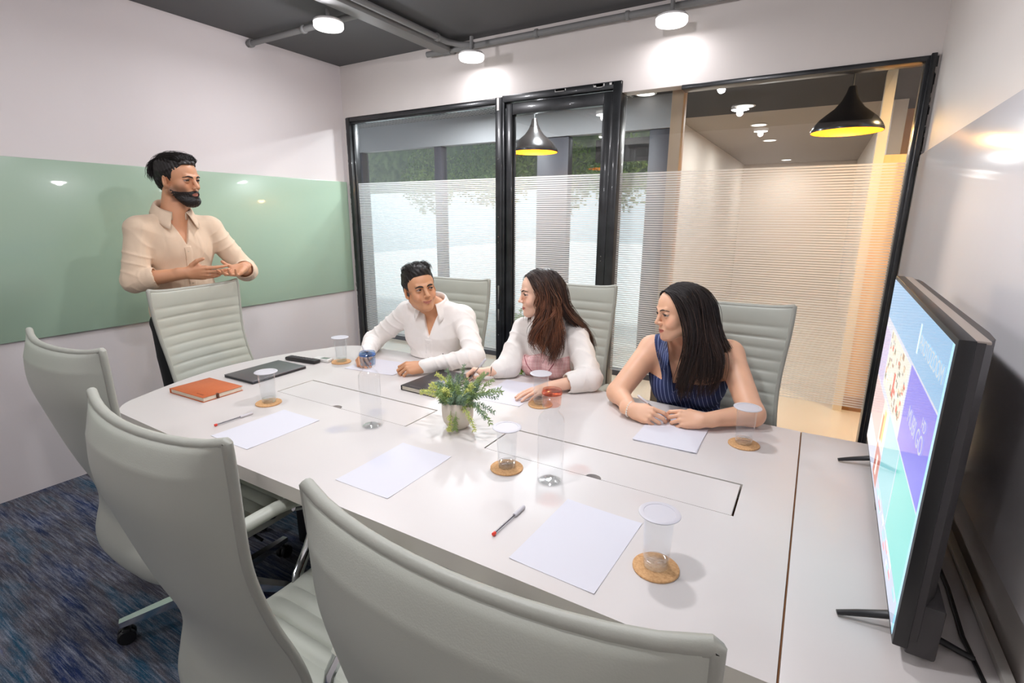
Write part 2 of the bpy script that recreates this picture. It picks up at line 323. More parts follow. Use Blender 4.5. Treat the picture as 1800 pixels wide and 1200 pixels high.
# wooden block at the right with its plinth, grey door frames beyond
MB().box((.27, 4.65, .0), (.33, 4.75, 2.5)).build('wall_cream_pier', mat('cream_pier', (222, 200, 168), .55), kind=S)
MB().box((.33, 4.70, 0), (1.6, 4.85, .11)).build('trim_3', mat('brown_plinth', (150, 100, 52), .5), kind=S)
MB().box((.33, 4.72, .11), (1.6, 4.84, 1.95)).box((.37, 6.3, .11), (2.4, 6.4, 2.5)).build('wall_wood', ORANGEW, kind=S)
MB().rbox((.5, 4.74, 1.78), (.56, 4.84, 2.5), .003).rbox((.60, 4.74, 1.78), (.64, 4.84, 2.5), .003).build('trim_4', COL, kind=S)
MB().box((1.6, YG+.1, 0), (1.7, 6.4, 2.6)).build('wall_lounge_right', BEIGE, kind=S)
def downlight(x, y, z, label):
    t = thing('downlight', label, 'downlight', (x, y, z), group='downlights beyond the glass wall')
    MB().lathe([(.09, -.004), (.085, -.008), (.072, -.006)], 28).build('rim', WHITE, t)
    MB().lathe([(.072, -.0085), (0, -.0086)], 28, cap=(False, False)).build('diffuser', LAMPG, t)
for p, l in (((-.73, 5.42, 2.5), 'nearest'), ((-.72, 6.55, 2.5), 'second nearest'), ((-.715, 7.88, 2.5), 'third nearest'), ((-.66, 10.6, 2.5), 'farthest')):
    downlight(*p, 'round corridor downlight, the %s of a row of four' % l)
downlight(.85, 4.05, 2.5, 'added unseen warm downlight before the wooden wall panel'); downlight(.95, 5.9, 2.5, 'warm downlight behind the wooden wall panel, at the far right')
downlight(-1.38, 4.5, 2.5, 'round downlight between the door and the wooden fin, the nearer'); downlight(-1.47, 5.1, 2.5, 'round downlight between the door and the wooden fin, the farther')
# lounge, left: perforated ceiling, soffit, dark columns, glazing to the garden
def perf_mat():
    m = bpy.data.materials.new('perforated_metal'); m.use_nodes = True; nt = m.node_tree; N = nt.nodes.new; L = nt.links.new; b = nt.nodes['Principled BSDF']
    tc = N('ShaderNodeTexCoord'); v = N('ShaderNodeTexVoronoi'); v.inputs['Scale'].default_value = 22; v.inputs['Randomness'].default_value = 0; L(tc.outputs['Object'], v.inputs['Vector'])
    r = N('ShaderNodeValToRGB'); r.color_ramp.elements[0].position = .38; r.color_ramp.elements[1].position = .42; r.color_ramp.elements[0].color = (*lin((40, 40, 42)), 1); r.color_ramp.elements[1].color = (*lin((190, 190, 192)), 1)
    L(v.outputs['Distance'], r.inputs[0]); L(r.outputs[0], b.inputs['Base Color']); return m
MB().box((-7, YG+.1, 2.5), (-1.5, 4.6, 2.6)).build('ceiling_perforated', perf_mat(), kind=S)
MB().box((-7, 4.6, 2.235), (-1.16, 4.7, 2.6)).build('wall_soffit', GREY, kind=S)
cl = MB()
for x0, x1 in ((-4.93, -4.81), (-3.72, -3.62), (-2.45, -2.12), (-1.36, -1.15)): cl.rbox((x0, 4.62, 0), (x1, 4.72, 2.235), .004)
cl.box((-7, 4.62, 0), (-1.3, 4.72, .05))
cl.build('trim_5', COL, kind=S)
MB().box((-7, 4.66, .05), (-1.3, 4.668, 2.235)).build('window_3', GLASS, kind=S)
MB().box((-9, 4.7, 2.9), (-1.5, 6.6, 3.0)).build('ceiling_canopy_added', GREY, kind=S)  # unseen slab added to hang the shrubs from and shade the garden
MB().box((-2.0, 5.0, 2.03), (-1.27, 5.08, 2.235)).build('trim_6', DKC, kind=S)
GRD = mat('paved_ground', (240, 242, 244), .8)
MB().box((-16, 4.72, -.05), (-1.55, 30, 0)).build('ground', GRD, kind=S)
# pendants
for x, l in ((-2.07, 'black pendant lamp with golden inside, behind the glass door'), (.063, 'black pendant lamp with golden inside, beside the television wall')):
    t = thing('pendant_lamp', l, 'pendant lamp', (x, 3.85, 2.008), group='black pendant lamps beyond the glass')
    prof = [(.19, 0), (.191, .012), (.178, .04), (.15, .075), (.115, .105), (.078, .135), (.048, .175), (.030, .215), (.022, .245), (.018, .255)]
    MB().lathe(prof, 48, cap=(False, True)).build('shade', BLACKG := mat('black_enamel', (24, 21, 20), .25, coat=.3), t)
    MB().lathe([(r-.003, z+.001) for r, z in prof[:-1]][::-1], 48, cap=(False, False)).build('shade_lining', mat('gold_lining', (255, 176, 32), .45), t)
    MB().lathe([(.006, .25), (.004, .26), (.0035, .49)], 10).build('cord', BLACKP, t)
    MB().sphere((0, 0, .085), .035).build('bulb', glow('bulb_glow', (255, 226, 170), 6), t)
    l_ = bpy.data.lights.new('pendant_light', 'POINT'); l_.energy = 9; l_.color = lin((255, 206, 130)); l_.shadow_soft_size = .04
    lo = bpy.data.objects.new('pendant_light', l_); lo.location = (x, 3.85, 2.008+.03); sc.collection.objects.link(lo)
# garden: leafy shrubs hanging behind the lounge glazing
LEAF = mat('garden_leaf', (96, 128, 62), .6, vary=(3, (150, 176, 96)))
def shrub(c, rad, n, seed, name, label, leaf=.06, mt=LEAF, group=None, cat='shrub', stem=True):
    r = random.Random(seed); v = []; fs = []
    for i in range(n):
        while True:
            p = Vector((r.uniform(-1, 1), r.uniform(-1, 1), r.uniform(-1, 1)))
            if p.length < 1: break
        p = Vector((p.x*rad[0], p.y*rad[1], p.z*rad[2])); a = Vector((r.gauss(0, 1), r.gauss(0, 1), r.gauss(0, 1))).normalized(); b = a.cross(Vector((r.gauss(0, 1), r.gauss(0, 1), r.gauss(0, 1)))).normalized()
        l = leaf*r.uniform(.6, 1.3); k = len(v); v += [p, p+a*l*.5+b*l*.22, p+a*l, p+a*l*.5-b*l*.22]; fs.append((k, k+1, k+2, k+3))
    mb = MB().add(v, fs)
    if stem:
        for k in range(3): a = 2.1*k+seed; mb.tube([(.05*math.cos(a), .05*math.sin(a), (2.895 if c[2] > 1 else .001)-c[2]), (.3*rad[0]*math.cos(a), .3*rad[1]*math.sin(a), 0)], .010, 6)
    o = mb.build(name, mt, loc=c)
    return tag(o, label, cat, group)
G = 'shrubs in the garden beyond the lounge glazing'
shrub((-4.4, 5.35, 1.95), (.42, .22, .42), 1500, 1, 'garden_shrub', 'leafy green shrub beyond the glass, nearest the left wall', group=G)
shrub((-4.1, 6.2, 2.08), (.7, .25, .42), 1500, 8, 'garden_shrub', 'dim green shrub farther back, left of the first mullion', group=G)
shrub((-3.40, 5.5, 2.05), (.45, .22, .45), 1800, 2, 'garden_shrub', 'leafy green shrub beyond the glass, right of the dark mullion', group=G)
shrub((-2.55, 5.5, 1.95), (.35, .22, .42), 1300, 3, 'garden_shrub', 'bright green shrub beyond the glass, under the pendant lamp', group=G)
shrub((-1.85, 5.35, 1.95), (.38, .2, .4), 1300, 4, 'garden_shrub', 'leafy green shrub beyond the glass, at the right of the door', group=G)
HEDGE = mat('hedge_wall', (60, 78, 52), .8, vary=(9, (104, 124, 80)), bump=(30, .8))
MB().box((-9, 6.9, 1.9), (-1.6, 7.3, 3.2)).build('wall_green_hedge', HEDGE, kind=S)
shrub((-2.05, 3.62, .38), (.12, .1, .36), 500, 5, 'potted_plant', 'small bright green plant on the lounge floor behind the door', .07, mat('plant_leaf', (120, 170, 60), .5), cat='plant')
# ------------------------------------------------------------------ table
def arc_outline():
    pts = [(.032, .815), (-1.6, .815), (-2.2, .83)]
    for k in range(1, 8):                      # near left corner
        a = PI*1.5 - k*PI/2/8*.93; pts.append((-2.24+.18*math.cos(a), 1.01+.18*math.sin(a)))
    for k in range(0, 15):
        t = k/14; y = 1.05+t*.80; pts.append((-2.425-.115*math.sin(PI*(t*.86+.07)), y))
    for k in range(1, 8):
        a = PI - k*PI/2/8; pts.append((-2.22+.19*math.cos(a), 1.90+.19*math.sin(a)))
    pts += [(-2.15, 2.105), (-1.7, 2.112), (-1.1, 2.085), (-.4, 2.045), (.032, 2.02)]
    return pts
tb = thing('conference_table', 'long white conference table with a rounded left end', 'table', (-1.2, 1.45, 0))
loc = Matrix.Translation((1.2, -1.45, 0))
HOLES = [(-.88, -.10), (-1.975, -1.225)]; HY0, HY1 = 1.31, 1.50
def slab_with_holes(m, outline, holes, z0, z1):
    bm = bmesh.new(); vs = [bm.verts.new((x, y, z1)) for x, y in outline]; f = bm.faces.new(vs)
    if f.normal.z < 0: f.normal_flip()
    for ax, vals in ((0, sorted(v for h in holes for v in h)), (1, (HY0, HY1))):
        for v in vals:
            co = [0, 0, 0]; no = [0, 0, 0]; co[ax] = v; no[ax] = 1
            bmesh.ops.bisect_plane(bm, geom=list(bm.verts)+list(bm.edges)+list(bm.faces), plane_co=co, plane_no=no)
    dele = []
    for f in bm.faces:
        c = f.calc_center_median()
        if HY0 < c.y < HY1 and any(a < c.x < b for a, b in holes): dele.append(f)
    bmesh.ops.delete(bm, geom=dele, context='FACES')
    bmesh.ops.recalc_face_normals(bm, faces=bm.faces)
    for f in bm.faces:
        if f.normal.z < 0: f.normal_flip()
    r = bmesh.ops.extrude_face_region(bm, geom=list(bm.faces)); 
    for e in r['geom']:
        if isinstance(e, bmesh.types.BMVert): e.co.z = z0
    bmesh.ops.recalc_face_normals(bm, faces=bm.faces); bm.verts.index_update()
    m.add([v.co[:] for v in bm.verts], [[v.index for v in f.verts] for f in bm.faces], 0, False, loc)
    for i in range(len(m.f)-len(bm.faces), len(m.f)):
        nz = bm.faces[i-(len(m.f)-len(bm.faces))] if False else None
    bm.faces.ensure_lookup_table()
    for i, f in enumerate(bm.faces): m.m[len(m.m)-len(bm.faces)+i] = 0 if abs(f.normal.z) > .5 else 1
    bm.free()
m = MB(); slab_with_holes(m, arc_outline(), HOLES, .702, .75); top = m.build('tabletop', [TABLE, TEDGE], tb, auto=False)
for (a, b) in HOLES:
    cx = (a+b)/2; n = 14
    poly = [(a+.005, HY0+.003)] + [(cx-.024, HY0+.003)] + [(cx+.024*math.cos(PI-k*PI/n), HY0+.003+.021*math.sin(k*PI/n)) for k in range(1, n)] + [(cx+.024, HY0+.003), (b-.006, HY0+.003), (b-.006, HY1-.007), (a+.005, HY1-.007)]
    MB().prism(poly, .735, .7495, 0, loc).build('cable_box_lid', TABLE, tb)
    MB().box((a-.01, HY0-.01, .60), (b+.01, HY1+.01, .7), 0, loc).box((a, HY0, .7), (a+.001, HY1, .735), 0, loc).build('cable_box', SEAM, tb)
for x0, x1 in ((-1.95, -1.85), (-.35, -.25)): MB().rbox((x0, 1.32, 0), (x1, 1.62, .702), .006, 0, loc).build('leg_panel', DARK, tb)
MB().rbox((-1.85, 1.43, .2), (-.35, 1.46, .702), .003, 0, loc).build('modesty_panel', DARK, tb)
tx = thing('side_counter', 'white counter joined to the table under the television', 'counter', (.2, 1.4, 0))
lo2 = Matrix.Translation((-.2, -1.4, 0))
MB().rbox((.036, .80, .702), (.372, 2.02, .75), .002, 0, lo2).build('countertop', TABLE, tx)
MB().rbox((.33, .85, 0), (.37, 1.98, .702), .003, 0, lo2).build('support_panel', DARK, tx)
MB().box((.0325, .815, .71), (.0355, 2.02, .747)).build('gap', SEAM, tx).location = (-.2, -1.4, 0)
MB().rbox((.355, .80, .7505), (.372, 2.02, .765), .002, 0, lo2).build('wall_strip', mat('grey_strip', (176, 172, 166), .5), tx)

# ------------------------------------------------------------------ high-back ribbed office chair, facing +Y
def chair_parts(t):
    P = [(-.367, 1.143), (-.363, 1.08), (-.358, 1.0), (-.348, .91), (-.33, .83), (-.305, .745), (-.275, .66), (-.258, .59), (-.256, .53), (-.267, .475), (-.274, .43), (-.262, .385), (-.215, .362)]
    # resample along arc length (Catmull-Rom)
    def cr(p, t):
        i = min(int(t), len(p)-2); u = t-i; a = p[max(i-1, 0)]; b = p[i]; c = p[i+1]; d = p[min(i+2, len(p)-1)]
        return [.5*((2*b[k])+(-a[k]+c[k])*u+(2*a[k]-5*b[k]+4*c[k]-d[k])*u*u+(-a[k]+3*b[k]-3*c[k]+d[k])*u**3) for k in (0, 1)]
    fine = [cr(P, i*(len(P)-1)/400) for i in range(401)]; L = [0]
    for i in range(1, 401): L.append(L[-1]+math.hypot(fine[i][0]-fine[i-1][0], fine[i][1]-fine[i-1][1]))
    tot = L[-1]; NV, NU = 150, 24
    def at(s):
        s = max(0, min(tot, s)); lo = max(0, min(399, next((i for i in range(400) if L[i+1] >= s), 399))); k = (s-L[lo])/max(1e-9, L[lo+1]-L[lo])
        p = [fine[lo][j]*(1-k)+fine[lo+1][j]*k for j in (0, 1)]; d = (fine[lo+1][0]-fine[lo][0], fine[lo+1][1]-fine[lo][1]); n = math.hypot(*d); return p, (d[0]/n, d[1]/n)
    def halfw(s):
        u = s/tot; return .246-.022*math.sin(PI*min(1, u*1.15))**2 - (.03*(max(0, u-.9)/.1)**2)
    ribs = [0, .085]
    while ribs[-1] < tot-.03: ribs.append(ribs[-1]+.0475)
    front = MB(); back = MB(); vf = []; vb = []
    edge = {-1: [], 1: []}; topedge = []
    for j in range(NV+1):
        s = tot*j/NV; (y, z), (dy, dz) = at(s); ny, nz = -dz, dy      # normal towards the front (+y)
        k = max(i for i in range(len(ribs)) if ribs[i] <= s+1e-9); l0 = ribs[k]; l1 = ribs[k+1] if k+1 < len(ribs) else tot+.03
        fr = min(1, max(0, (s-l0)/(l1-l0))); bul = max(0, math.sin(PI*fr))**.3*.0085
        hw = halfw(s)
        for i in range(NU+1):
            u = -1+2*i/NU; x = u*hw; wrap = .034*u*u*(1-.5*s/tot); corner = .010*abs(u)**6*max(0, 1-s/.1) - .007*(1-u*u)*max(0, 1-s/.15)
            e = (1-abs(u)**10); ed = min(1, s/.02)
            bx = (x, y+wrap, z+corner)
            vf.append((bx[0], bx[1]+ny*(.006+bul*e), bx[2]+nz*(.006+bul*e)))
            pf = (1-abs(u)**6)*min(1, (s/.05))**.5 * (.020+.016*math.exp(-((s-.12)/.09)**2)+.012*math.exp(-((s-tot*.93)/.12)**2))
            vb.append((bx[0], bx[1]-ny*(.008+pf), bx[2]-nz*(.008+pf)))
            if i == 0: edge[-1].append(bx)
            if i == NU: edge[1].append(bx)
            if j == 0: topedge.append(bx)
    fs = []
    for j in range(NV):
        for i in range(NU): a = j*(NU+1)+i; fs.append((a, a+NU+1, a+NU+2, a+1))
    front.add(vf, fs, 0, True); front.build('ribbed_cushion', LEATH, t, auto=False)
    back.add(vb, [f[::-1] for f in fs], 0, True); back.build('backrest', LEATH, t, auto=False)
    pip = MB(); path = edge[-1][::-3] + topedge[::2] + edge[1][::3]
    pip.tube(path, .0095, 10); pip.build('piping', LEATH2, t)
    # seat
    seat = MB(); vs = []; NS = 96
    for j in range(NS+1):
        q = j/NS; y = -.22+.47*q; z = .455-.012*math.sin(PI*q)-(.05*max(0, (q-.86)/.14)**2); fr = (q*9) % 1; bul = math.sqrt(max(0, math.sin(PI*fr)))*.012
        for i in range(NU+1):
            u = -1+2*i/NU; vs.append((u*.245, y, z+bul*(1-abs(u)**8)-.014*abs(u)**8))
    fs = [(j*(NU+1)+i, j*(NU+1)+i+1, (j+1)*(NU+1)+i+1, (j+1)*(NU+1)+i) for j in range(NS) for i in range(NU)]
    seat.add(vs, fs, 0, True); vs2 = [(v[0], v[1], min(v[2], .46)-.045 if abs(v[0]) < .24 else v[2]-.03) for v in vs]
    seat.add(vs2, [f[::-1] for f in fs], 0, True)
    n0 = len(vs)
    rim = [i for i in range(NU+1)] + [(j+1)*(NU+1)+NU for j in range(NS)] + [NS*(NU+1)+NU-1-i for i in range(NU)] + [(NS-1-j)*(NU+1) for j in range(NS-1)]
    base = len(seat.v)-2*n0
    for a, b in zip(rim, rim[1:]+rim[:1]): seat.f.append((base+a, base+n0+a, base+n0+b, base+b)); seat.m.append(0); seat.sm.append(True)
    seat.build('seat', LEATH, t)
    for sx in (-1, 1):
        a = thing('armrest', None, None); a.parent = t; del_ = a
        p = MB(); p.tube([(sx*.275, -.19, .635), (sx*.278, -.165, .655), (sx*.28, -.08, .665), (sx*.28, .06, .668), (sx*.278, .115, .66), (sx*.275, .15, .64)], [.014, .021, .024, .024, .022, .012], 12, flat=.75)
        p.build('arm_pad', LEATH, a)
        f = MB(); f.tube([(sx*.235, -.20, .47), (sx*.262, -.215, .53), (sx*.272, -.205, .60), (sx*.275, -.17, .643)], .011, 10, flat=1.5); f.build('arm_frame', CHROME, a)
        f = MB(); f.tube([(sx*.278, .11, .648), (sx*.278, .175, .625), (sx*.275, .19, .58), (sx*.27, .14, .49), (sx*.25, .08, .435), (sx*.19, .03, .415)], .011, 10, flat=1.6)
        f.build('arm_frame', CHROME, a)
    MB().rbox((-.14, -.13, .385), (.14, .11, .412), .006).rbox((-.06, -.07, .33), (.06, .07, .385), .01).tube([(.06, .02, .37), (.2, .03, .37), (.25, .03, .365)], .006).build('tilt_mechanism', BLACKP, t)
    MB().lathe([(.028, .19), (.028, .30), (.016, .301), (.016, .36)], 20).build('gas_lift', CHROME, t)
    b = MB(); b.lathe([(.045, .085), (.045, .12), (.03, .19)], 24)
    for k in range(5):
        R = Matrix.Rotation(2*PI*k/5+PI/2, 4, 'Z')
        vs = [(0.02, -.026, .09), (.02, .026, .09), (.02, .022, .13), (.02, -.022, .13), (.33, -.014, .072), (.33, .014, .072), (.33, .013, .092), (.33, -.013, .092)]
        b.add(vs, [(0, 3, 2, 1), (4, 5, 6, 7), (0, 1, 5, 4), (1, 2, 6, 5), (2, 3, 7, 6), (3, 0, 4, 7)], 0, False, R)
    b.build('star_base', CHROME, t)
    for k in range(5):
        R = Matrix.Rotation(2*PI*k/5+PI/2, 4, 'Z'); c = MB(); Tt = R @ Matrix.Translation((.315, 0, 0))
        for sy in (-1, 1): c.lathe([(.010, -.009), (.026, -.009), (.029, -.005), (.029, .005), (.026, .009), (.010, .009)], 20, M=Tt @ Matrix.Translation((0, sy*.014, .029)) @ Matrix.Rotation(PI/2, 4, 'X'))
        c.lathe([(.006, .03), (.008, .08)], 10, M=Tt); c.rbox((-.016, -.022, .035), (.012, .022, .062), .006, M=Tt)
        c.build('caster', BLACKP, t)
CH = 'high-back ribbed office chairs around the table'
def chairs(base, specs):
    for i, (lab, x, y, rz, sp, sx_) in enumerate(specs):
        o = base if i == 0 else dup(base)
        o.location = (x, y, 0); o.rotation_euler = (0, 0, rz); tag(o, lab, 'chair', CH)
        o.scale = (sx_, 1, 1)
        for ch in o.children:
            if ch.name.split('.')[0] in ('star_base', 'caster', 'gas_lift'): ch.rotation_euler = (0, 0, sp)
base = thing('office_chair', '', 'chair'); chair_parts(base)
chairs(base, [
 ('pale grey ribbed office chair seen from behind, nearest the television', -.293, .728, 0.0, .3, 1.06),
 ('pale grey ribbed office chair seen from behind, middle of the near three', -1.006, .747, 0.0, .5, .96),
 ('pale grey ribbed office chair seen from behind, nearest the left wall', -1.845, .905, .0, .2, 1),
 ('pale grey ribbed office chair at the table end before the standing man', -2.415, 1.485, -PI/2+.16, .4, 1),
 ('pale grey ribbed office chair behind the seated man in the white shirt', -1.815, 2.09, PI+.06, .1, 1),
 ('pale grey ribbed office chair behind the woman in the pink top', -1.11, 2.22, PI+.05, .6, 1),
 ('pale grey ribbed office chair behind the woman in the navy top', -.285, 2.02, PI+.03, .2, 1)])
# ------------------------------------------------------------------ things on the table
TZ = .75
def paper(cx, cy, wx, wy, rz, label, z=TZ+.0003, n=1):
    m = MB(); rr = random.Random(int(abs(cx)*1000)); 
    for k in range(n):
        M = Matrix.Rotation(rr.uniform(-.02, .02)*(k > 0), 4, 'Z')
        nx, ny = 8, 8; vs = []
        for j in range(ny+1):
            for i in range(nx+1):
                u, v = i/nx-.5, j/ny-.5; vs.append((u*wx, v*wy, k*.0009+.0012*(abs(2*u)**4*abs(2*v)**4)))
        top = [(x, y, z0+.0006) for x, y, z0 in vs]
        fs = [(j*(nx+1)+i, j*(nx+1)+i+1, (j+1)*(nx+1)+i+1, (j+1)*(nx+1)+i) for j in range(ny) for i in range(nx)]
        rim = [i for i in range(nx+1)] + [(j+1)*(nx+1)+nx for j in range(ny)] + [ny*(nx+1)+nx-1-i for i in range(nx)] + [(ny-1-j)*(nx+1) for j in range(ny-1)]
        N = len(vs); m.add(vs+top, [f[::-1] for f in fs]+[tuple(a+N for a in f) for f in fs]+[(a, b, b+N, a+N) for a, b in zip(rim, rim[1:]+rim[:1])], 0, False, M)
    o = m.build('paper_sheet', PAPER, loc=(cx, cy, z)); o.rotation_euler = (0, 0, rz); return tag(o, label, 'paper', 'blank white sheets on the table')
paper(-.405, 1.010, .21, .297, -.04, 'blank white sheet at the near right of the table, beside the red-tipped pen')
paper(-1.033, 1.053, .205, .292, .01, 'blank white sheet at the near edge, between the pot and the middle near chair')
paper(-1.648, 1.038, .21, .292, .0, 'blank white sheet at the left, beside the pen and the covered glass')
paper(-.365, 1.772, .212, .28, .0, 'small stack of blank sheets under the hands of the woman in navy', n=4)
paper(-1.86, 1.83, .297, .21, .12, 'blank white sheet between the hands of the seated man')
paper(-1.08, 1.84, .21, .29, .06, 'blank white sheet under the hand of the woman in pink')
# glass tumblers, coasters, lids
GB = mat('glass_base', (200, 200, 196), .05, .0, spec=.6); 
def gbase():
    m = bpy.data.materials.new('thick_glass'); m.use_nodes = True; b = m.node_tree.nodes['Principled BSDF']; b.inputs['Transmission Weight'].default_value = 1
    b.inputs['Roughness'].default_value = .02; b.inputs['IOR'].default_value = 1.45; b.inputs['Base Color'].default_value = (.97, .98, .98, 1); return m
THICK = pane_mat('thick_glass', (.95, .955, .95), 1.0, .07, .7, 2.5)
def tumbler():
    t = thing('drinking_glass', '', 'glass')
    prof = [(.0265, 0), (.0275, .002), (.0285, .016), (.0305, .07), (.0325, .125), (.0322, .1265), (.0308, .125), (.0288, .07), (.0262, .018)]
    MB().lathe(prof, 40, cap=(False, False)).build('wall', CLEAR, t)
    MB().lathe([(.0262, .0005), (.0272, .002), (.0275, .009), (.0262, .0155), (.022, .0165), (.014, .0135), (0, .0125)], 40, cap=(True, False)).build('thick_base', THICK, t)
    return t
def lid():
    return MB().lathe([(.0, .0), (.043, 0), (.0445, .0012), (.0445, .0026), (.043, .0036), (.034, .0036), (.0335, .0028), (0, .0028)], 40, cap=(False, False))
def coaster():
    return MB().lathe([(.049, 0), (.0505, .001), (.0505, .004), (.049, .0055)], 40)
spots = [(-1.875, 1.203, 'beside the laptop'), (-2.10, 1.782, 'at the far left end of the table'), (-.742, 1.232, 'between the plant pot and the orange-capped bottle'), (-.221, 1.008, 'at the near right corner of the table'),
         (-.134, 1.795, 'in front of the woman in navy'), (-.905, 1.770, 'behind the orange-capped bottle')]
t0 = tumbler(); l0 = None; c0 = None
for i, (x, y, s) in enumerate(spots):
    t = t0 if i == 0 else dup(t0); t.location = (x, y, TZ+.0059); tag(t, 'clear glass tumbler '+s, 'glass', 'glass tumblers on the table')
    c = coaster().build('coaster', CORK, loc=(x+.002, y-.004, TZ+.0002)) if c0 is None else dup(c0, loc=(x+.002, y-.004, TZ+.0002)); c0 = c0 or c
    tag(c, 'round cork coaster under the glass '+s, 'coaster', 'cork coasters on the table')
    l = lid().build('glass_cover', LIDM) if l0 is None else dup(l0); l0 = l0 or l; l.location = (x, y, TZ+.0059+.1268)
    tag(l, 'round white cover on the glass '+s, 'lid', 'white covers on the glasses')
# water bottles
def bottle(x, y, rgb, band, lab):
    t = thing('water_bottle', lab, 'bottle', (x, y, TZ+.0002), group='clear water bottles on the table')
    prof = [(.002, .004), (.02, .006), (.034, .001), (.0375, .004), (.0385, .012), (.0385, .185), (.0375, .197), (.032, .208), (.025, .214), (.0215, .219), (.021, .228), (.026, .231), (.026, .235), (.021, .237), (.021, .26)]
    MB().lathe(prof, 44, cap=(True, False)).build('bottle_body', CLEAR, t)
    MB().lathe([(0, .0045), (.018, .0065), (.030, .0015), (.032, .004), (.02, .0095), (0, .008)], 36, cap=(False, False)).build('moulded_base', THICK, t)
    CAPM = pane_mat('tinted_cap', lin(rgb), 1.0, .06, .5, 3)
    cp = MB().lathe([(.0245, .237), (.0265, .240), (.0275, .262), (.0255, .264), (.0255, .267), (.0285, .269), (.0285, .281), (.0268, .284), (0, .284)], 40, cap=(True, False)).build('cap', CAPM, t)
    MB().lathe([(.0272, .2705), (.0292, .2715), (.0292, .2755), (.0272, .2765)], 40).build('cap_band', pane_mat('cap_band', lin(band), 1.0, .06, .5, 3), t)
bottle(-1.336, 1.250, (222, 236, 253), (176, 208, 250), 'clear water bottle with a blue cap'); bottle(-.592, 1.228, (255, 228, 218), (254, 196, 170), 'clear water bottle with an orange cap')
# pens
CLP = pane_mat('clear_plastic', (.9, .9, .92), 1.0, .05, .5, 3); INK = mat('ink_tube', (70, 66, 72), .4); REDP = mat('red_plastic', (226, 60, 40), .35); MILK = mat('milky_cap', (208, 204, 208), .4)
def pen(loc, d, lab, tip=REDP, L=.148, up=.0045):
    d = Vector(d).normalized(); t = thing('ballpoint_pen', lab, 'pen', loc, group='pens')
    P = lambda s: tuple(d*s)
    MB().tube([P(.006), P(L*.72)], .0040, 12).build('barrel', CLP, t); MB().tube([P(.012), P(L*.7)], .0013, 8).build('ink_tube', INK, t)
    MB().tube([P(0), P(.001), P(.009), P(.010)], [.0035, .0045, .0045, .0035], 12).build('end_plug', tip, t)
    MB().tube([P(L*.66), P(L*.67), P(L*.98), P(L)], [.0048, .0055, .0052, .003], 12).build('pen_cap', MILK, t)
    return t
pen((-.590, .915, TZ+.0056), (.03, 1, 0), 'clear ballpoint pen with a red end, lying beside the near right sheet')
pen((-1.822, .945, TZ+.0056), (.03, 1, 0), 'clear ballpoint pen with a red end, lying beside the left sheet')
# orange notebook
def notebook(loc, rz, wx, wy, h, cover, name, lab, cat, marks=None):
    t = thing(name, lab, cat, loc, rz)
    MB().rbox((-wx/2, -wy/2, 0), (wx/2, wy/2, .002), .0009).rbox((-wx/2, -wy/2, h-.002), (wx/2, wy/2, h), .0009).rbox((-wx/2-.001, -wy/2, 0), (-wx/2+.003, wy/2, h), .0012).build('cover', cover, t)
    MB().box((-wx/2+.003, -wy/2+.005, .002), (wx/2-.004, wy/2-.005, h-.002)).build('page_block', mat('pages', (232, 224, 208), .8, vary=(3, (214, 204, 186), (1, 1, 160))), t)
    return t
nb = notebook((-2.232, 1.147, TZ+.0002), .03, .245, .178, .021, mat('tan_leather', (200, 106, 58), .5, bump=(90, .15), vary=(6, (188, 94, 48))), 'notebook', 'tan orange leather notebook with cream pages', 'notebook')
eb = MB()
for k, (a, b) in enumerate(((.045, .052), (.056, .059), (.065, .068), (.072, .079), (.083, .090))): eb.box((a, -.070+.0, .0211), (b, -.064, .0214))
eb.build('embossed_mark', mat('embossing', (130, 62, 34), .6), nb)
tt = MB(); tt.box((.112, -.03, .0), (.1235, -.02, .0212)).build('strap', mat('strap_dark', (92, 52, 30), .6), nb)
bk = notebook((-1.425, 1.752, TZ+.0002), -.02, .19, .29, .022, mat('black_cover', (40, 34, 36), .38, bump=(90, .1)), 'notebook', 'black hardbound notebook lying behind the plant pot', 'notebook')
MB().rbox((-.06, -.13, .0221), (.0, -.122, .0224), .0001).build('embossed_mark', mat('embossed_dark', (66, 60, 60), .4), bk)
# laptop
lp = thing('laptop', 'closed thin grey laptop beside the tan notebook', 'laptop', (-2.262, 1.455, TZ+.0002), .02)
MB().rbox((-.108, -.148, .001), (.108, .148, .0085), .003, seg=3).build('base', mat('laptop_base', (70, 70, 76), .35, .8), lp)
MB().rbox((-.108, -.148, .009), (.108, .148, .0145), .0025, seg=3).build('screen_lid', mat('laptop_grey', (122, 120, 124), .38, .75), lp)
# remotes
rm = thing('remote_control', 'black remote control beside the laptop', 'remote', (-2.285, 1.682, TZ+.0002), .12)
MB().rbox((-.105, -.024, 0), (.105, .024, .019), .008, seg=3).build('body', mat('remote_black', (34, 32, 34), .4), rm)
RB = mat('remote_button', (92, 88, 90), .5)
for i in range(8):
    for j in range(3): MB().rbox((-.085+i*.02, -.015+j*.011, .0185), (-.073+i*.02, -.008+j*.011, .0208), .0008).build('button', RB, rm)
r2 = thing('air_conditioner_remote', 'small white remote with a grey display behind the black remote', 'remote', (-2.20, 1.745, TZ+.0002), .1)
MB().rbox((-.055, -.022, 0), (.055, .022, .016), .004).build('body', mat('remote_white', (226, 224, 220), .4), r2)
MB().rbox((-.005, -.015, .0155), (.04, .015, .0166), .0006).build('display', mat('lcd', (128, 138, 128), .3), r2)
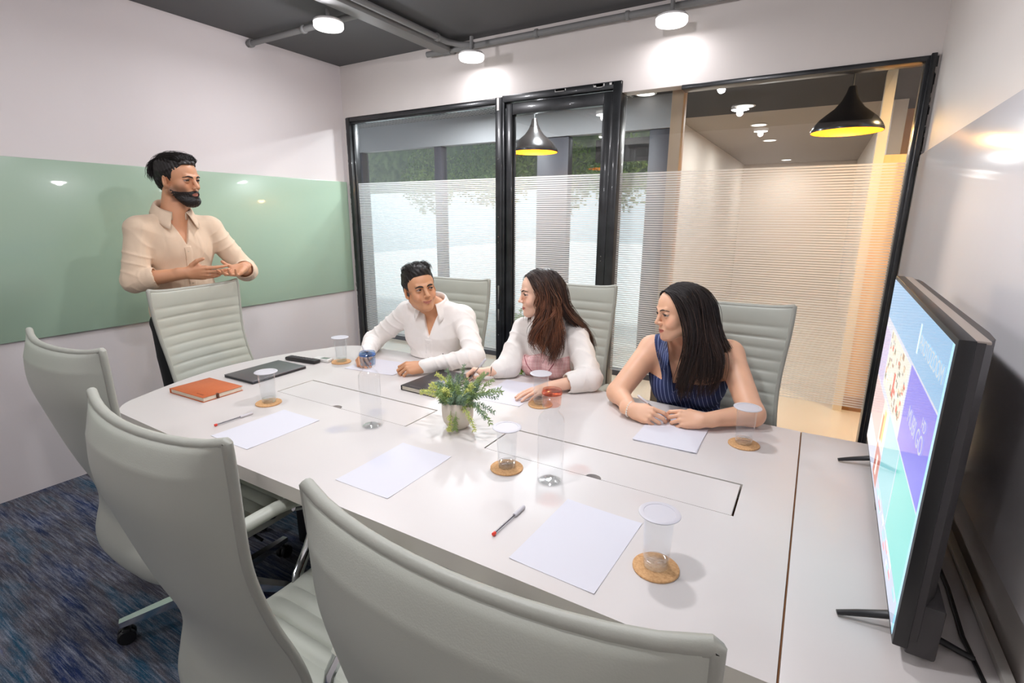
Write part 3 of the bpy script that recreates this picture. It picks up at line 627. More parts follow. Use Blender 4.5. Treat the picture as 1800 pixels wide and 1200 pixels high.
# potted plant
pt = thing('potted_plant', 'small feathery green plant in a cream ceramic pot on the table', 'plant', (-1.062, 1.412, TZ+.0002)); pt.scale = (1.12, 1.12, 1.05)
PB = mat('cream_pot', (222, 212, 198), .45, vary=(4, (214, 203, 188), (1, 1, .2)))
prof = [(.030, 0), (.033, .002), (.034, .006), (.040, .012), (.047, .024), (.051, .042), (.052, .06), (.052, .098), (.0505, .1), (.0485, .098), (.0485, .084), (.0, .083)]
MB().lathe(prof, 44, cap=(True, False)).build('pot', PB, pt)
MB().lathe([(.0484, .084), (.03, .088), (0, .089)], 30, cap=(False, False)).build('soil', mat('moss', (70, 66, 44), .9, bump=(80, .9)), pt)
rp = random.Random(11)
GRA = [mat('plant_yellow_green', (232, 234, 140), .55), mat('plant_mid_green', (164, 188, 120), .55), mat('plant_blue_green', (134, 160, 136), .55)]
def sprig(az, el, L, kind, droop):
    m = MB(); p = Vector((math.cos(az)*.02, math.sin(az)*.02, .088)); d = Vector((math.cos(az)*math.cos(el), math.sin(az)*math.cos(el), math.sin(el))); pts = [p.copy()]; n = 14
    for i in range(n):
        d = (d + Vector((rp.gauss(0, .06), rp.gauss(0, .06), -droop*.16 + rp.gauss(0, .04)))).normalized(); p = p + d*L/n; p.z = max(p.z, .02); pts.append(p.copy())
    m.tube(pts, [.0010*(1-.5*i/n) for i in range(n+1)], 5, 1)
    for i in range(3, n+1):
        for s in range(5):
            a = rp.uniform(0, 2*PI); sd = d.cross(Vector((math.cos(a), math.sin(a), .3))).normalized(); dd = (d*.9 + sd*.9).normalized(); q = pts[i]; l = rp.uniform(.010, .020)*(1-.35*i/n)
            if q.z < .09 and (q.x**2+q.y**2) < .056**2: continue
            m.tube([q, q+dd*l*.5, q+dd*l], [.0007, .0007, .0004], 4, 1)
            for k in range(5):
                b = q+dd*l*(.25+.18*k); e = (dd*.6 + Vector((rp.gauss(0, 1), rp.gauss(0, 1), rp.gauss(0, 1))).normalized()*.8).normalized()
                f = e.cross(dd).normalized(); ll = rp.uniform(.004, .008); c = b+e*ll
                m.add([b-f*.0009, b+f*.0009, c+f*.0004, c-f*.0004, b+e.cross(f)*.0012], [(0, 1, 2, 3), (0, 4, 3), (1, 4, 2)], 0)
    mid = {0: GRA[0], 1: GRA[1], 2: GRA[2]}[kind]
    return m.build('sprig', [mid, GRA[1]], pt)
for k in range(40):
    az = rp.uniform(0, 2*PI); sprig(az, rp.uniform(.6, 1.4), rp.uniform(.05, .088), rp.choice([0, 1, 1, 2, 2]), rp.uniform(.05, .35))
for az, el, L, kd, dr in ((2.7, .95, .13, 0, .3), (2.9, .65, .12, 0, .35), (3.2, .45, .125, 0, .25), (2.4, 1.0, .12, 2, .2), (2.0, 1.1, .12, 2, .2), (1.4, 1.1, .12, 1, .2), (1.0, 1.0, .13, 2, .3), (.35, .95, .13, 1, .35), (-.1, .75, .135, 2, .55), (-.3, .6, .14, 1, .75),
                          (.1, .8, .13, 2, .45), (-.55, .6, .13, 0, .9), (-1.3, .5, .115, 0, 1.9), (-1.1, .5, .105, 1, 2.0), (.6, .95, .12, 1, .3), (-2.8, .6, .11, 0, .4), (3.0, .8, .13, 1, .3), (.7, .7, .13, 1, .3), (.0, .35, .14, 2, .3)):
    sprig(az, el, L, kd, dr)
# ------------------------------------------------------------------ television
tv = thing('television', 'flat television on feet showing a colourful home menu', 'television', (.2185, 1.4875, 0), -.026)
y0, y1, z0, z1 = -.512, .512, .782, 1.330; TVB = mat('tv_black', (30, 29, 30), .38); TVG = mat('tv_grey', (62, 59, 60), .5); TVT = mat('tv_top', (170, 158, 148), .45)
MB().rbox((-.006, y0, z0), (.016, y1, z1), .002).build('bezel', TVB, tv)
bh = MB(); 
bh.prism([(.014, -.506), (.028, -.502), (.046, -.46), (.050, -.40), (.050, .40), (.046, .46), (.028, .502), (.014, .506)], z0+.012, z1-.004)
bh.build('back_housing', TVG, tv)
MB().rbox((.014, -.500, z0-.018), (.058, -.32, z0+.085), .005).rbox((.014, -.32, z0-.010), (.056, .44, z0+.06), .006).build('lower_housing', TVG, tv)
MB().rbox((.0155, y0+.010, z1-.006), (.034, y1-.010, z1-.001), .001).build('top_strip', TVT, tv)
for fy in (-.42, .345):
    for sx in (-1, 1):
        f = MB(); x1 = -.085 if sx < 0 else .12; f.tube([(.02, fy, z0+.01), (.02+sx*.02, fy+.0, z0-.006), (x1*.6, fy-.012, .765), (x1, fy-.02, .7565)], [.010, .010, .008, .006], 10, flat=.8); f.build('foot', TVB, tv)
def screen_mat(name, rgb, s=.85):
    m = mat(name, (14, 14, 16), .08, emit=(rgb, s), spec=.35); return m
ui = MB(); cols = []; UI = []
def tile(a, b, c, d, rgb, q=.0):            # a..b across (0 = near edge as read from the left of the screen), c..d up, in fractions of the screen
    w_, h_ = 1.004, .526; Y = lambda u: .502-u*w_; Z = lambda v: z0+.012+v*h_
    UI.append(rgb); x = -.0068-q; ui.add([(x, Y(a), Z(c)), (x, Y(b), Z(c)), (x, Y(b), Z(d)), (x, Y(a), Z(d))], [(0, 1, 2, 3)], len(UI)-1)
tile(0, 1, 0, 1, (186, 194, 214)); tile(0, 1, .78, 1, (112, 168, 210), .0002); tile(.0, .17, .42, .72, (176, 170, 208), .0002)
tile(.18, .62, .45, .76, (206, 208, 200), .0002); tile(.64, .985, .44, .77, (98, 100, 214), .0002); tile(.0, .30, .16, .41, (196, 170, 176), .0002)
tile(.30, .44, .20, .43, (218, 214, 206), .0002); tile(.45, .70, .10, .43, (140, 200, 206), .0002); tile(.71, .985, .10, .43, (110, 204, 196), .0002); tile(.31, .44, .02, .19, (190, 120, 108), .0002)
tile(.0, .3, .0, .15, (196, 200, 216), .0002); tile(.985, 1, 0, 1, (150, 214, 240), .0003)
rt = random.Random(5)
for k in range(90):
    u, v = rt.uniform(.19, .59), rt.uniform(.46, .73); tile(u, u+rt.uniform(.01, .035), v, v+rt.uniform(.01, .035), rt.choice([(150, 120, 100), (230, 226, 214), (120, 96, 84), (196, 176, 150), (90, 100, 90), (224, 214, 190), (190, 70, 60), (140, 150, 160)]), .0003+k*.000004)
for k in range(26):
    u, v = rt.uniform(.48, .95), rt.uniform(.02, .085); tile(u, u+rt.uniform(.03, .06), v, v+.018, rt.choice([(216, 224, 232), (170, 190, 224), (224, 140, 150), (150, 206, 220)]), .0003+k*.000004)
tile(.40, .43, .50, .62, (196, 58, 50), .0008); tile(.33, .36, .22, .36, (226, 106, 60), .0006); tile(.36, .40, .24, .40, (236, 190, 120), .0006); tile(.36, .385, .05, .15, (240, 234, 228), .0006)
tile(.66, .675, .83, .95, (206, 226, 238), .0006)
ui.build('screen', [screen_mat('screen_%d' % i, c) for i, c in enumerate(UI)], tv, auto=False)
def screen_text(s, u, v, size, rgb):
    cu = bpy.data.curves.new('screen_text', 'FONT'); cu.body = s; cu.size = size; cu.extrude = .0001; cu.materials.append(glow('screen_text', rgb, .75))
    tmp = bpy.data.objects.new('tmp', cu); sc.collection.objects.link(tmp); bpy.context.view_layer.update(); me = bpy.data.meshes.new_from_object(tmp.evaluated_get(bpy.context.evaluated_depsgraph_get())); bpy.data.objects.remove(tmp)
    o = bpy.data.objects.new('screen_text', me); sc.collection.objects.link(o); o.parent = tv
    o.matrix_local = Matrix(((0, 0, -1, -.0080), (-1, 0, 0, (.502-u*1.004)), (0, 1, 0, z0+.012+v*.526), (0, 0, 0, 1)))
screen_text('PHOTOZOOM', .69, .86, .043, (222, 232, 240)); screen_text('MUBI GO', .72, .58, .05, (226, 228, 246)); screen_text('HD', .88, .66, .03, (226, 228, 246))
lb = MB().rbox((-.0075, -.02, z0+.002), (-.006, .02, z0+.008), .0003); lb.build('front_badge', mat('badge', (150, 150, 152), .3, 1), tv)
ca = MB(); ca.tube([(.318, 1.42, .7545), (.325, 1.25, .7545), (.322, 1.10, .7545), (.330, 1.0, .7545), (.335, .86, .7545)], .004, 8)
tag(ca.build('power_cable', BLACKP), 'black cable behind the television', 'cable')
# ------------------------------------------------------------------ organic shapes: distance fields meshed by surface nets
V3 = lambda *a: np.array(a, float)
def nrm(v): v = np.asarray(v, float); return v/np.linalg.norm(v)
class Fr:                                     # a local frame (columns are the axes) at an origin
    def __init__(s, o, R, sc3=1.0): s.o = np.asarray(o, float); s.R = np.asarray(R, float); s.s = sc3
    def w(s, p): return s.o + s.s*(s.R @ np.asarray(p, float))
def smin(a, b, k):
    if k <= 0: return np.minimum(a, b)
    h = np.maximum(k-np.abs(a-b), 0)/k; return np.minimum(a, b) - h*h*k*.25
def crease(X, Y, Z, s=1.0, ph=0.0):           # thin ridges like pressed cloth folds, 0..1
    w = np.sin(X*17*s+ph+1.9*np.sin(Y*9*s+Z*6*s+ph)+.8*np.sin(Z*14*s)) ; w2 = np.sin(Z*19*s+1.3+ph*2+1.8*np.sin(X*8*s-Y*7*s)+.8*np.sin(Y*15*s)); return .6*(1-np.abs(w))**2.5+.6*(1-np.abs(w2))**2.5
def wob(X, Y, Z, s=1.0, ph=0.0):              # smooth pseudo-noise in -1..1
    a = np.sin(X*31*s+ph+1.7*np.sin(Y*23*s+Z*11*s)); b = np.sin(Y*29*s+1.3+ph*2+1.5*np.sin(Z*19*s-X*13*s)); c = np.sin(Z*37*s+2.1+ph+1.6*np.sin(X*17*s+Y*21*s)); return (a+b+c)/3
class Vol:
    def __init__(s, lo, hi, h):
        s.lo = np.asarray(lo, float); s.h = h; s.n = np.ceil((np.asarray(hi)-s.lo)/h).astype(int)+1
        s.F = np.full(s.n, .2, np.float32)
    def sl(s, lo, hi):
        a = np.clip(np.floor((np.asarray(lo)-s.lo)/s.h).astype(int), 0, s.n); b = np.clip(np.ceil((np.asarray(hi)-s.lo)/s.h).astype(int)+1, 0, s.n)
        if np.any(b <= a): return None
        g = [(s.lo[i]+s.h*np.arange(a[i], b[i])).astype(np.float32) for i in range(3)]
        return (slice(a[0], b[0]), slice(a[1], b[1]), slice(a[2], b[2])), g[0][:, None, None], g[1][None, :, None], g[2][None, None, :]
    def put(s, fn, lo, hi, k=0, op='u'):
        m = max(k, .008)+2*s.h
        r = s.sl(np.asarray(lo)-m, np.asarray(hi)+m)
        if r is None: return
        q, X, Y, Z = r; d = fn(X, Y, Z)
        if op == 'u': s.F[q] = smin(s.F[q], d, k)
        elif op == 'd': s.F[q] = -smin(-s.F[q], d, k)
        elif op == 'i': s.F[q] = np.maximum(s.F[q], d)
    def cone(s, a, b, r1, r2, k=.01, op='u', fr=None, fold=None, flat=None):
        """tapered capsule; flat=(axis, ratio) squeezes it along an axis"""
        a = np.asarray(a, float); b = np.asarray(b, float)
        if fr is not None: a = fr.w(a); b = fr.w(b); r1 = r1*fr.s; r2 = r2*fr.s
        ba = b-a; L2 = max(ba @ ba, 1e-12); L = math.sqrt(L2); R = max(r1, r2)
        if flat is not None: ax = nrm(flat[0]) if fr is None else fr.R @ nrm(flat[0]); R = R*max(1, flat[1])
        def fn(X, Y, Z):
            px, py, pz = X-a[0], Y-a[1], Z-a[2]; t = np.clip((px*ba[0]+py*ba[1]+pz*ba[2])/L2, 0, 1)
            qx, qy, qz = px-t*ba[0], py-t*ba[1], pz-t*ba[2]; rr = r1+(r2-r1)*t
            if flat is None: d = np.sqrt(qx*qx+qy*qy+qz*qz)
            else: e = qx*ax[0]+qy*ax[1]+qz*ax[2]; d = np.sqrt(np.maximum(qx*qx+qy*qy+qz*qz-e*e, 0)+(e/flat[1])**2)
            d = d-rr
            if fold: d = d + fold[0]*(.8-1.8*(1-np.abs(np.sin(.5*fold[1]*t*L + fold[2] + 2.6*np.sin((px*ba[1]-py*ba[0])/L*17+fold[2]) + 1.1*np.sin(pz*26+fold[2]*2))))**2.2)
            return d
        s.put(fn, np.minimum(a, b)-R, np.maximum(a, b)+R, k, op)
    def ell(s, c, r, k=.01, op='u', fr=None, rot=None):
        c = np.asarray(c, float); r = np.asarray(r, float); Rm = np.eye(3)
        if fr is not None: c = fr.w(c); r = r*fr.s; Rm = fr.R
        if rot is not None: Rm = Rm @ np.asarray(rot)
        m = float(r.max())
        def fn(X, Y, Z):
            px, py, pz = X-c[0], Y-c[1], Z-c[2]; u = [px*Rm[0, i]+py*Rm[1, i]+pz*Rm[2, i] for i in range(3)]
            k0 = np.sqrt(sum((u[i]/r[i])**2 for i in range(3))); k1 = np.sqrt(sum((u[i]/r[i]**2)**2 for i in range(3)))+1e-9
            return k0*(k0-1)/k1
        s.put(fn, c-m, c+m, k, op)
    def loc(s, fr, fn, lo, hi, k=0, op='u'):   # a field written in frame coordinates
        P = np.array([fr.w((x, y, z)) for x in (lo[0], hi[0]) for y in (lo[1], hi[1]) for z in (lo[2], hi[2])])
        def g(X, Y, Z):
            px, py, pz = X-fr.o[0], Y-fr.o[1], Z-fr.o[2]
            return fn(*[(px*fr.R[0, i]+py*fr.R[1, i]+pz*fr.R[2, i])/fr.s for i in range(3)])*fr.s
        s.put(g, P.min(0), P.max(0), k, op)
    def copy(s):
        c = Vol.__new__(Vol); c.lo, c.h, c.n, c.F = s.lo, s.h, s.n, s.F.copy(); return c
    def val(s, p):
        i = np.clip(np.round((np.asarray(p)-s.lo)/s.h).astype(int), 0, s.n-1); return float(s.F[tuple(i)])
    def hit(s, p, d, far=.5):                 # first surface point walking from p along d (outside to inside)
        p = np.asarray(p, float); d = nrm(d); t = 0
        while t < far:
            if s.val(p+d*t) < 0: return p+d*t
            t += s.h*.5
        return p
    def mesh(s):
        F = s.F; n = F.shape; neg = F < 0
        c = np.zeros(tuple(k-1 for k in n), np.uint8)
        offs = [(i, j, k) for i in (0, 1) for j in (0, 1) for k in (0, 1)]
        for i, j, k in offs: c += neg[i:n[0]-1+i, j:n[1]-1+j, k:n[2]-1+k]
        idx = np.argwhere((c > 0) & (c < 8)); cid = np.full(c.shape, -1, np.int32); cid[tuple(idx.T)] = np.arange(len(idx)); del c
        val = {o: F[idx[:, 0]+o[0], idx[:, 1]+o[1], idx[:, 2]+o[2]] for o in offs}
        acc = np.zeros((len(idx), 3)); cnt = np.zeros(len(idx))
        for o in offs:
            for ax in range(3):
                if o[ax]: continue
                q = list(o); q[ax] = 1; q = tuple(q); a, b = val[o], val[q]; m = (a < 0) != (b < 0)
                t = a[m]/(a[m]-b[m]); p = np.zeros((m.sum(), 3)); p[:] = o; p[:, ax] += t; acc[m] += p; cnt[m] += 1
        v = s.lo + s.h*(idx + acc/cnt[:, None]); faces = []
        for ax in range(3):
            sa = [slice(None)]*3; sb = [slice(None)]*3; sa[ax] = slice(0, -1); sb[ax] = slice(1, None)
            A, B = neg[tuple(sa)], neg[tuple(sb)]; e = np.argwhere(A != B); o1, o2 = [(1, 2), (2, 0), (0, 1)][ax]
            ok = (e[:, o1] > 0) & (e[:, o2] > 0) & (e[:, o1] < n[o1]-1) & (e[:, o2] < n[o2]-1); e = e[ok]
            fl = A[tuple(e.T)]; q = []
            for d1, d2 in ((-1, -1), (0, -1), (0, 0), (-1, 0)):
                c2 = e.copy(); c2[:, o1] += d1; c2[:, o2] += d2; q.append(cid[tuple(c2.T)])
            q = np.stack(q, 1); q[~fl] = q[~fl][:, ::-1]; faces.append(q)
        f = np.concatenate(faces); f = f[(f >= 0).all(1)]; return v, f
def np_mesh(name, v, f, mats, parent=None, col=None, smooth=True, mi=None):
    me = bpy.data.meshes.new(name); me.vertices.add(len(v)); me.vertices.foreach_set('co', np.asarray(v, np.float32).ravel())
    k = f.shape[1]; me.loops.add(len(f)*k); me.loops.foreach_set('vertex_index', f.astype(np.int32).ravel()); me.polygons.add(len(f))
    me.polygons.foreach_set('loop_start', np.arange(0, len(f)*k, k, dtype=np.int32)); me.polygons.foreach_set('loop_total', np.full(len(f), k, np.int32))
    me.polygons.foreach_set('use_smooth', np.full(len(f), smooth)); 
    for m in (mats if isinstance(mats, (list, tuple)) else [mats]): me.materials.append(m)
    if mi is not None: me.polygons.foreach_set('material_index', np.asarray(mi, np.int32))
    me.update(calc_edges=True); me.validate()
    if col is not None:
        a = me.color_attributes.new('Col', 'FLOAT_COLOR', 'POINT'); c = np.ones((len(v), 4), np.float32); c[:, :3] = col; a.data.foreach_set('color', c.ravel())
    o = bpy.data.objects.new(name, me); sc.collection.objects.link(o)
    if parent: o.parent = parent
    return o
def col_mat(name, rough=.5, sss=0, bump=None, sheen=0, spec=.5, aniso=0):
    m = mat(name, (128, 128, 128), rough, bump=bump, spec=spec, sheen=sheen); nt = m.node_tree; a = nt.nodes.new('ShaderNodeAttribute'); a.attribute_name = 'Col'
    b = nt.nodes['Principled BSDF']; nt.links.new(a.outputs['Color'], b.inputs['Base Color']); b.inputs['Subsurface Weight'].default_value = sss; b.inputs['Subsurface Radius'].default_value = (.012, .005, .003)
    b.inputs['Subsurface Scale'].default_value = .6; b.inputs['Anisotropic'].default_value = aniso; return m
def frame(az, pitch=0, roll=0, o=(0, 0, 0), s=1.0):
    """x forward, y left, z up; degrees"""
    a, p, r = map(math.radians, (az, pitch, roll)); f = V3(math.cos(a)*math.cos(p), math.sin(a)*math.cos(p), math.sin(p)); l = V3(-math.sin(a), math.cos(a), 0); u = np.cross(f, l)
    l2 = math.cos(r)*l + math.sin(r)*u; u2 = -math.sin(r)*l + math.cos(r)*u; return Fr(o, np.array([f, l2, u2]).T, s)
def sstep(a, b, x): t = np.clip((x-a)/(b-a), 0, 1); return t*t*(3-2*t)

def head(V, fr, male=True, smile=0.0, jaw=1.0):
    c, e = V.cone, V.ell; k = dict(fr=fr); lb = 0 if male else -.0045
    e((-.014, 0, .036), (.094, .075, .080), 0, **k); e((.034, 0, .030), (.050, .059, .056), .03, **k); e((.034, 0, -.036), (.049, .054*jaw, .062), .02, **k)
    jw = .050*jaw if male else .045*jaw
    for s in (-1, 1):
        c((-.004, s*jw, -.050), (.054, s*.017, -.097 if male else -.094), .022, .017, .024, **k)
        e((.052, s*.041, -.026), (.021, .019, .020), .022, **k)
        c((.079, s*.036, .019 if male else .021), (.087, s*.010, .015), .009 if male else .0065, .009 if male else .007, .012, **k)
    e((.066, 0, -.098), (.019, .021 if male else .016, .016), .016, **k); e((.066, 0, -.064), (.022, .028, .026), .016, **k)
    for s in (-1, 1): e((.0955, s*.032, -.001), (.0155, .019, .0115), .010, 'd', **k)
    nx = 0 if male else -.0045; c((.083, 0, .010), (.1035+nx, 0, -.028), .0078, .0100 if male else .0080, .010, **k); e((.1075+nx, 0, -.034), (.0095, .0095 if male else .0075, .0080), .006, **k)
    for s in (-1, 1):
        e((.0965+nx, s*(.0125 if male else .011), -.0375), (.0095, .0062, .0068), .005, **k); e((.1015+nx, s*.0062, -.0440), (.004, .0028, .003), .002, 'd', **k)
    # lids around the eyeballs
    for s in (-1, 1):
        ec = (.0735, s*.0315, -.001)
        def up(x, y, z, ec=ec): d = np.sqrt((x-ec[0])**2+(y-ec[1])**2+(z-ec[2])**2)-.0152; return np.maximum(np.maximum(d, (ec[2]+.0034-.13*np.abs(y-ec[1]))-z+(x-ec[0])*.0), -(x-.06))
        def dn(x, y, z, ec=ec): d = np.sqrt((x-ec[0])**2+(y-ec[1])**2+(z-ec[2])**2)-.0148; return np.maximum(np.maximum(d, z-(ec[2]-.0040+smile*.0012)), -(x-.06))
        V.loc(fr, up, (.055, ec[1]-.016, -.018), (.092, ec[1]+.016, .018), .003); V.loc(fr, dn, (.055, ec[1]-.016, -.018), (.092, ec[1]+.016, .018), .003)
    # lips
    m = smile*.006
    for s in (-1, 1):
        c((.0800-.002*smile, s*(.0215+m*.5), -.0675+m), (.0905+lb, s*.004, -.0640), .0028, .0046, .005, **k); c((.0800-.002*smile, s*(.0200+m*.5), -.0695+m), (.0888+lb, s*.003, -.0728), .0028, .0056, .005, **k)
        c((.0850-.001*smile, s*(.0240+m*.5), -.0680+m*1.1), (.0965+lb, 0, -.0682), .0013, .0017+smile*.0004, .0012, 'd', **k)
        if smile: e((.060, s*.040, -.042), (.022, .016, .016), .012, **k)
    # ears
    for s in (-1, 1):
        rt = np.array([[.93, s*-.36, 0], [s*.36, .93, 0], [0, 0, 1]]); rt = rt @ np.array([[1, 0, -.15], [0, 1, 0], [.15, 0, 1]])
        e((-.010, s*.077, -.010), (.0165, .0070, .030), .004, rot=rt, **k); e((-.005, s*.0825, -.006), (.0095, .0055, .018), .003, 'd', rot=rt, **k); e((.001, s*.0735, -.034), (.008, .0055, .010), .004, **k)
def skin_col(v, fr, base, lip, male=False, stub=None, blush=.08, lipm=.0):
    p = (v-fr.o) @ fr.R/fr.s; x, y, z = p.T; base = np.array(lin(base)); lip = np.array(lin(lip))*(.9 if male else 1); c = np.tile(base, (len(v), 1))
    n = wob(v[:, 0], v[:, 1], v[:, 2], 2.2); c = c*(1+.05*n[:, None])
    ay = np.abs(y); near = (np.abs(x) < .14) & (ay < .10) & (np.abs(z) < .14)
    zc = -.0685+lipm*(ay/.0215)**2; hh = np.maximum(0, 1-(ay/.0245)**2)**.6; w = sstep(-.0012, .0006, np.where(z > zc, .0068*hh-(z-zc), .0088*hh-(zc-z)))*sstep(.0765, .080, x)*near*.8; c = c*(1-w[:, None])+lip*w[:, None]
    zc2 = -.0681+lipm*(ay/.0215)**2; w = near*.8*sstep(.0017, .0007, np.abs(z-zc2))*sstep(.0255, .021, ay)*(x > .07); c = c*(1-w[:, None])+np.array(lin((104, 46, 42)))*w[:, None]
    w = near*np.exp(-((x-.07)**2+(ay-.045)**2+(z+.03)**2)/.0006)*blush; c = c*(1-w[:, None])+np.array(lin((214, 110, 90)))*w[:, None]
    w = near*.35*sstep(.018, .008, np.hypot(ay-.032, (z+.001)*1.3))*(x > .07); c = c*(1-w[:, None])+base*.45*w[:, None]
    if stub is not None: w = near*stub(x, y, z); c = c*(1-w[:, None])+np.array(lin((58, 42, 36)))*w[:, None]
    return np.clip(c, 0, 1)
EYEW = mat('eye_white', (172, 154, 148), .3); IRIS = mat('iris_brown', (66, 40, 24), .12, coat=.8); PUP = mat('pupil', (10, 8, 8), .1, coat=.8)
def eyes(fr, parent, V, gaze=(0, 0), hair=None, browr=.0028, bz=0, lashr=1.0):
    g = np.array([math.cos(math.radians(gaze[0]))*math.cos(math.radians(gaze[1])), math.sin(math.radians(gaze[0])), math.sin(math.radians(gaze[1]))])
    for s in (-1, 1):
        c = V3(.0735, s*.0315, -.001); r = .0136; EV = []; F = []; n = 14; M = []
        a = nrm(np.cross(g, (0, 0, 1))); b = np.cross(a, g); rings = [0, 7, 14, 20, 27, 34, 45, 60, 80, 110, 150, 180]
        for t in rings:
            t = math.radians(t)
            for k in range(20): ph = 2*PI*k/20; EV.append(fr.w(c+r*(g*math.cos(t)+math.sin(t)*(a*math.cos(ph)+b*math.sin(ph)))))
        for i in range(len(rings)-1):
            for k in range(20): F.append((i*20+k, (i+1)*20+k, (i+1)*20+(k+1) % 20, i*20+(k+1) % 20)); M.append(2 if rings[i+1] <= 14 else 1 if rings[i+1] <= 45 else 0)
        np_mesh("eye", np.array(EV), np.array(F), [EYEW, IRIS, PUP], parent, mi=M)
        T = lambda pts: [tuple(fr.w((x, s*y, z))) for x, y, z in pts]
        bp = [(.0105, .0130), (.0150, .0160), (.0210, .0180), (.0280, .0195), (.0350, .0192), (.0415, .0172), (.0470, .0135)]; MB().tube([tuple(V.hit(fr.w((.135, s*y, z+bz)), -fr.R[:, 0])) for y, z in bp], [browr*k for k in (.7, 1.0, 1.1, 1.05, .95, .75, .35)], 8).build('eyebrow', hair, parent)
        MB().tube(T([(.0835, .0175, .0005), (.0884, .025, .0034), (.0892, .032, .0040), (.0864, .039, .0026), (.0798, .0455, -.0010)]), [.0006*lashr, .0012*lashr, .0014*lashr, .0013*lashr, .0007*lashr], 6).build('eyelashes', hair, parent)
def hand(V, o, X, Z, thumb, s=1.0, curl=((20, 30, 20),)*4, spread=(6, 2, -2, -7), th=((.030, .036, -.010), (.062, .052, -.014), (.092, .056, -.020)), k0=.012):
    """o wrist, X towards the fingers, Z back of the hand, thumb=+1/-1 side along Y=Z x X"""
    X = nrm(X); Z = nrm(np.asarray(Z)-X*np.dot(Z, X)); Y = np.cross(Z, X)*thumb; fr = Fr(o, np.array([X, Y, Z]).T, s); c = V.cone
    mcp = [(.088, .028, .001), (.092, .009, .003), (.089, -.010, .002), (.080, -.027, -.002)]; L = [(.040, .024, .020), (.045, .028, .021), (.041, .026, .021), (.032, .019, .018)]; R = [.0088, .0088, .0084, .0074]
    c((-.03, 0, 0), (.012, 0, 0), .027, .026, k0, fr=fr, flat=((0, 0, 1), .72))
    for j in range(4): c((.014, mcp[j][1]*.55, -.001), (mcp[j][0]-.004, mcp[j][1], mcp[j][2]-.003), .0160, .0112, .010, fr=fr)
    c((.018, .016, -.008), (.050, .034, -.012), .0165, .0145, .012, fr=fr); c((.02, -.020, -.008), (.06, -.026, -.009), .014, .012, .012, fr=fr)
    tips = []
    for j in range(4):
        p = np.array(mcp[j], float); a = 0; sp = math.radians(spread[j]); cu = curl[j] if len(curl) > 1 else curl[0]
        for q in range(3):
            a += math.radians(cu[q]); d = V3(math.cos(a)*math.cos(sp), math.sin(sp)*math.cos(a), -math.sin(a)); n = p+d*L[j][q]*1.05
            r0 = R[j]*(1-.09*q); c(p, n, r0*1.03, r0*.9 if q < 2 else r0*.80, .0035 if q == 0 else .0022, fr=fr); p = n
        tips.append(fr.w(p))
    pts = [(.018, .018, -.008)]+list(th); rr = [.015, .0115, .0098, .0078]
    for q in range(3): c(pts[q], pts[q+1], rr[q], rr[q+1], .006 if q == 0 else .002, fr=fr)
    return fr, tips
def collar(fr, r0, r1, zb, zf, open_deg, leaf, parent, m, name='collar', point=.035, tilt=.0, w=1.0):
    """shirt collar round the neck: stand plus folded leaf. fr: neck frame; r0 (depth, width) radii"""
    N = 44; prof = [(0.000, -.010), (-.001, .012), (.001, .028), (.005, .034), (.011, .030), (.018, .016), (.024, 0.0), (.028, -.012)]
    v = []
    for i in range(N+1):
        t = i/N; th = math.radians(open_deg+(360-2*open_deg)*t); front = (math.cos(th)+1)/2; e = max(0, 1-min(t, 1-t)/.16)**1.3
        for j, (dr, dz) in enumerate(prof):
            q = max(0, (j-3)/4); rr = dr*w+q*(.010*front+.020*e); zz = dz-q*(leaf*(.35+.65*front)+point*.72*e)
            base = zb+(zf-zb)*front**1.3
            f_ = math.cos(th)*(r0+rr)+q*e*.004; l_ = math.sin(th)*(r1+rr)
            if q and e: l_ += math.copysign(q*e*.016, l_)
            v.append((f_, l_, base+zz))
    P = len(prof); n = len(v); out = []
    f = [(i*P+j, (i+1)*P+j, (i+1)*P+j+1, i*P+j+1) for i in range(N) for j in range(P-1)]
    vv = np.array(v); A = vv.reshape(N+1, P, 3); du = np.gradient(A, axis=0); dv = np.gradient(A, axis=1); nn = np.cross(du, dv).reshape(-1, 3); nn /= np.linalg.norm(nn, axis=1)[:, None]+1e-9
    v2 = vv+nn*.0022; F = [tuple(a) for a in f]+[tuple(b+n for b in a[::-1]) for a in f]
    rim = [(i*P, (i+1)*P) for i in range(N)]+[(N*P+j, N*P+j+1) for j in range(P-1)]+[((i+1)*P+P-1, i*P+P-1) for i in range(N)]+[(j+1, j) for j in range(P-1)]
    F += [(a, a+n, b+n, b) for a, b in rim]
    allv = np.array([fr.w(p) for p in np.concatenate([vv, v2])]); return np_mesh(name, allv, np.array(F), m, parent)
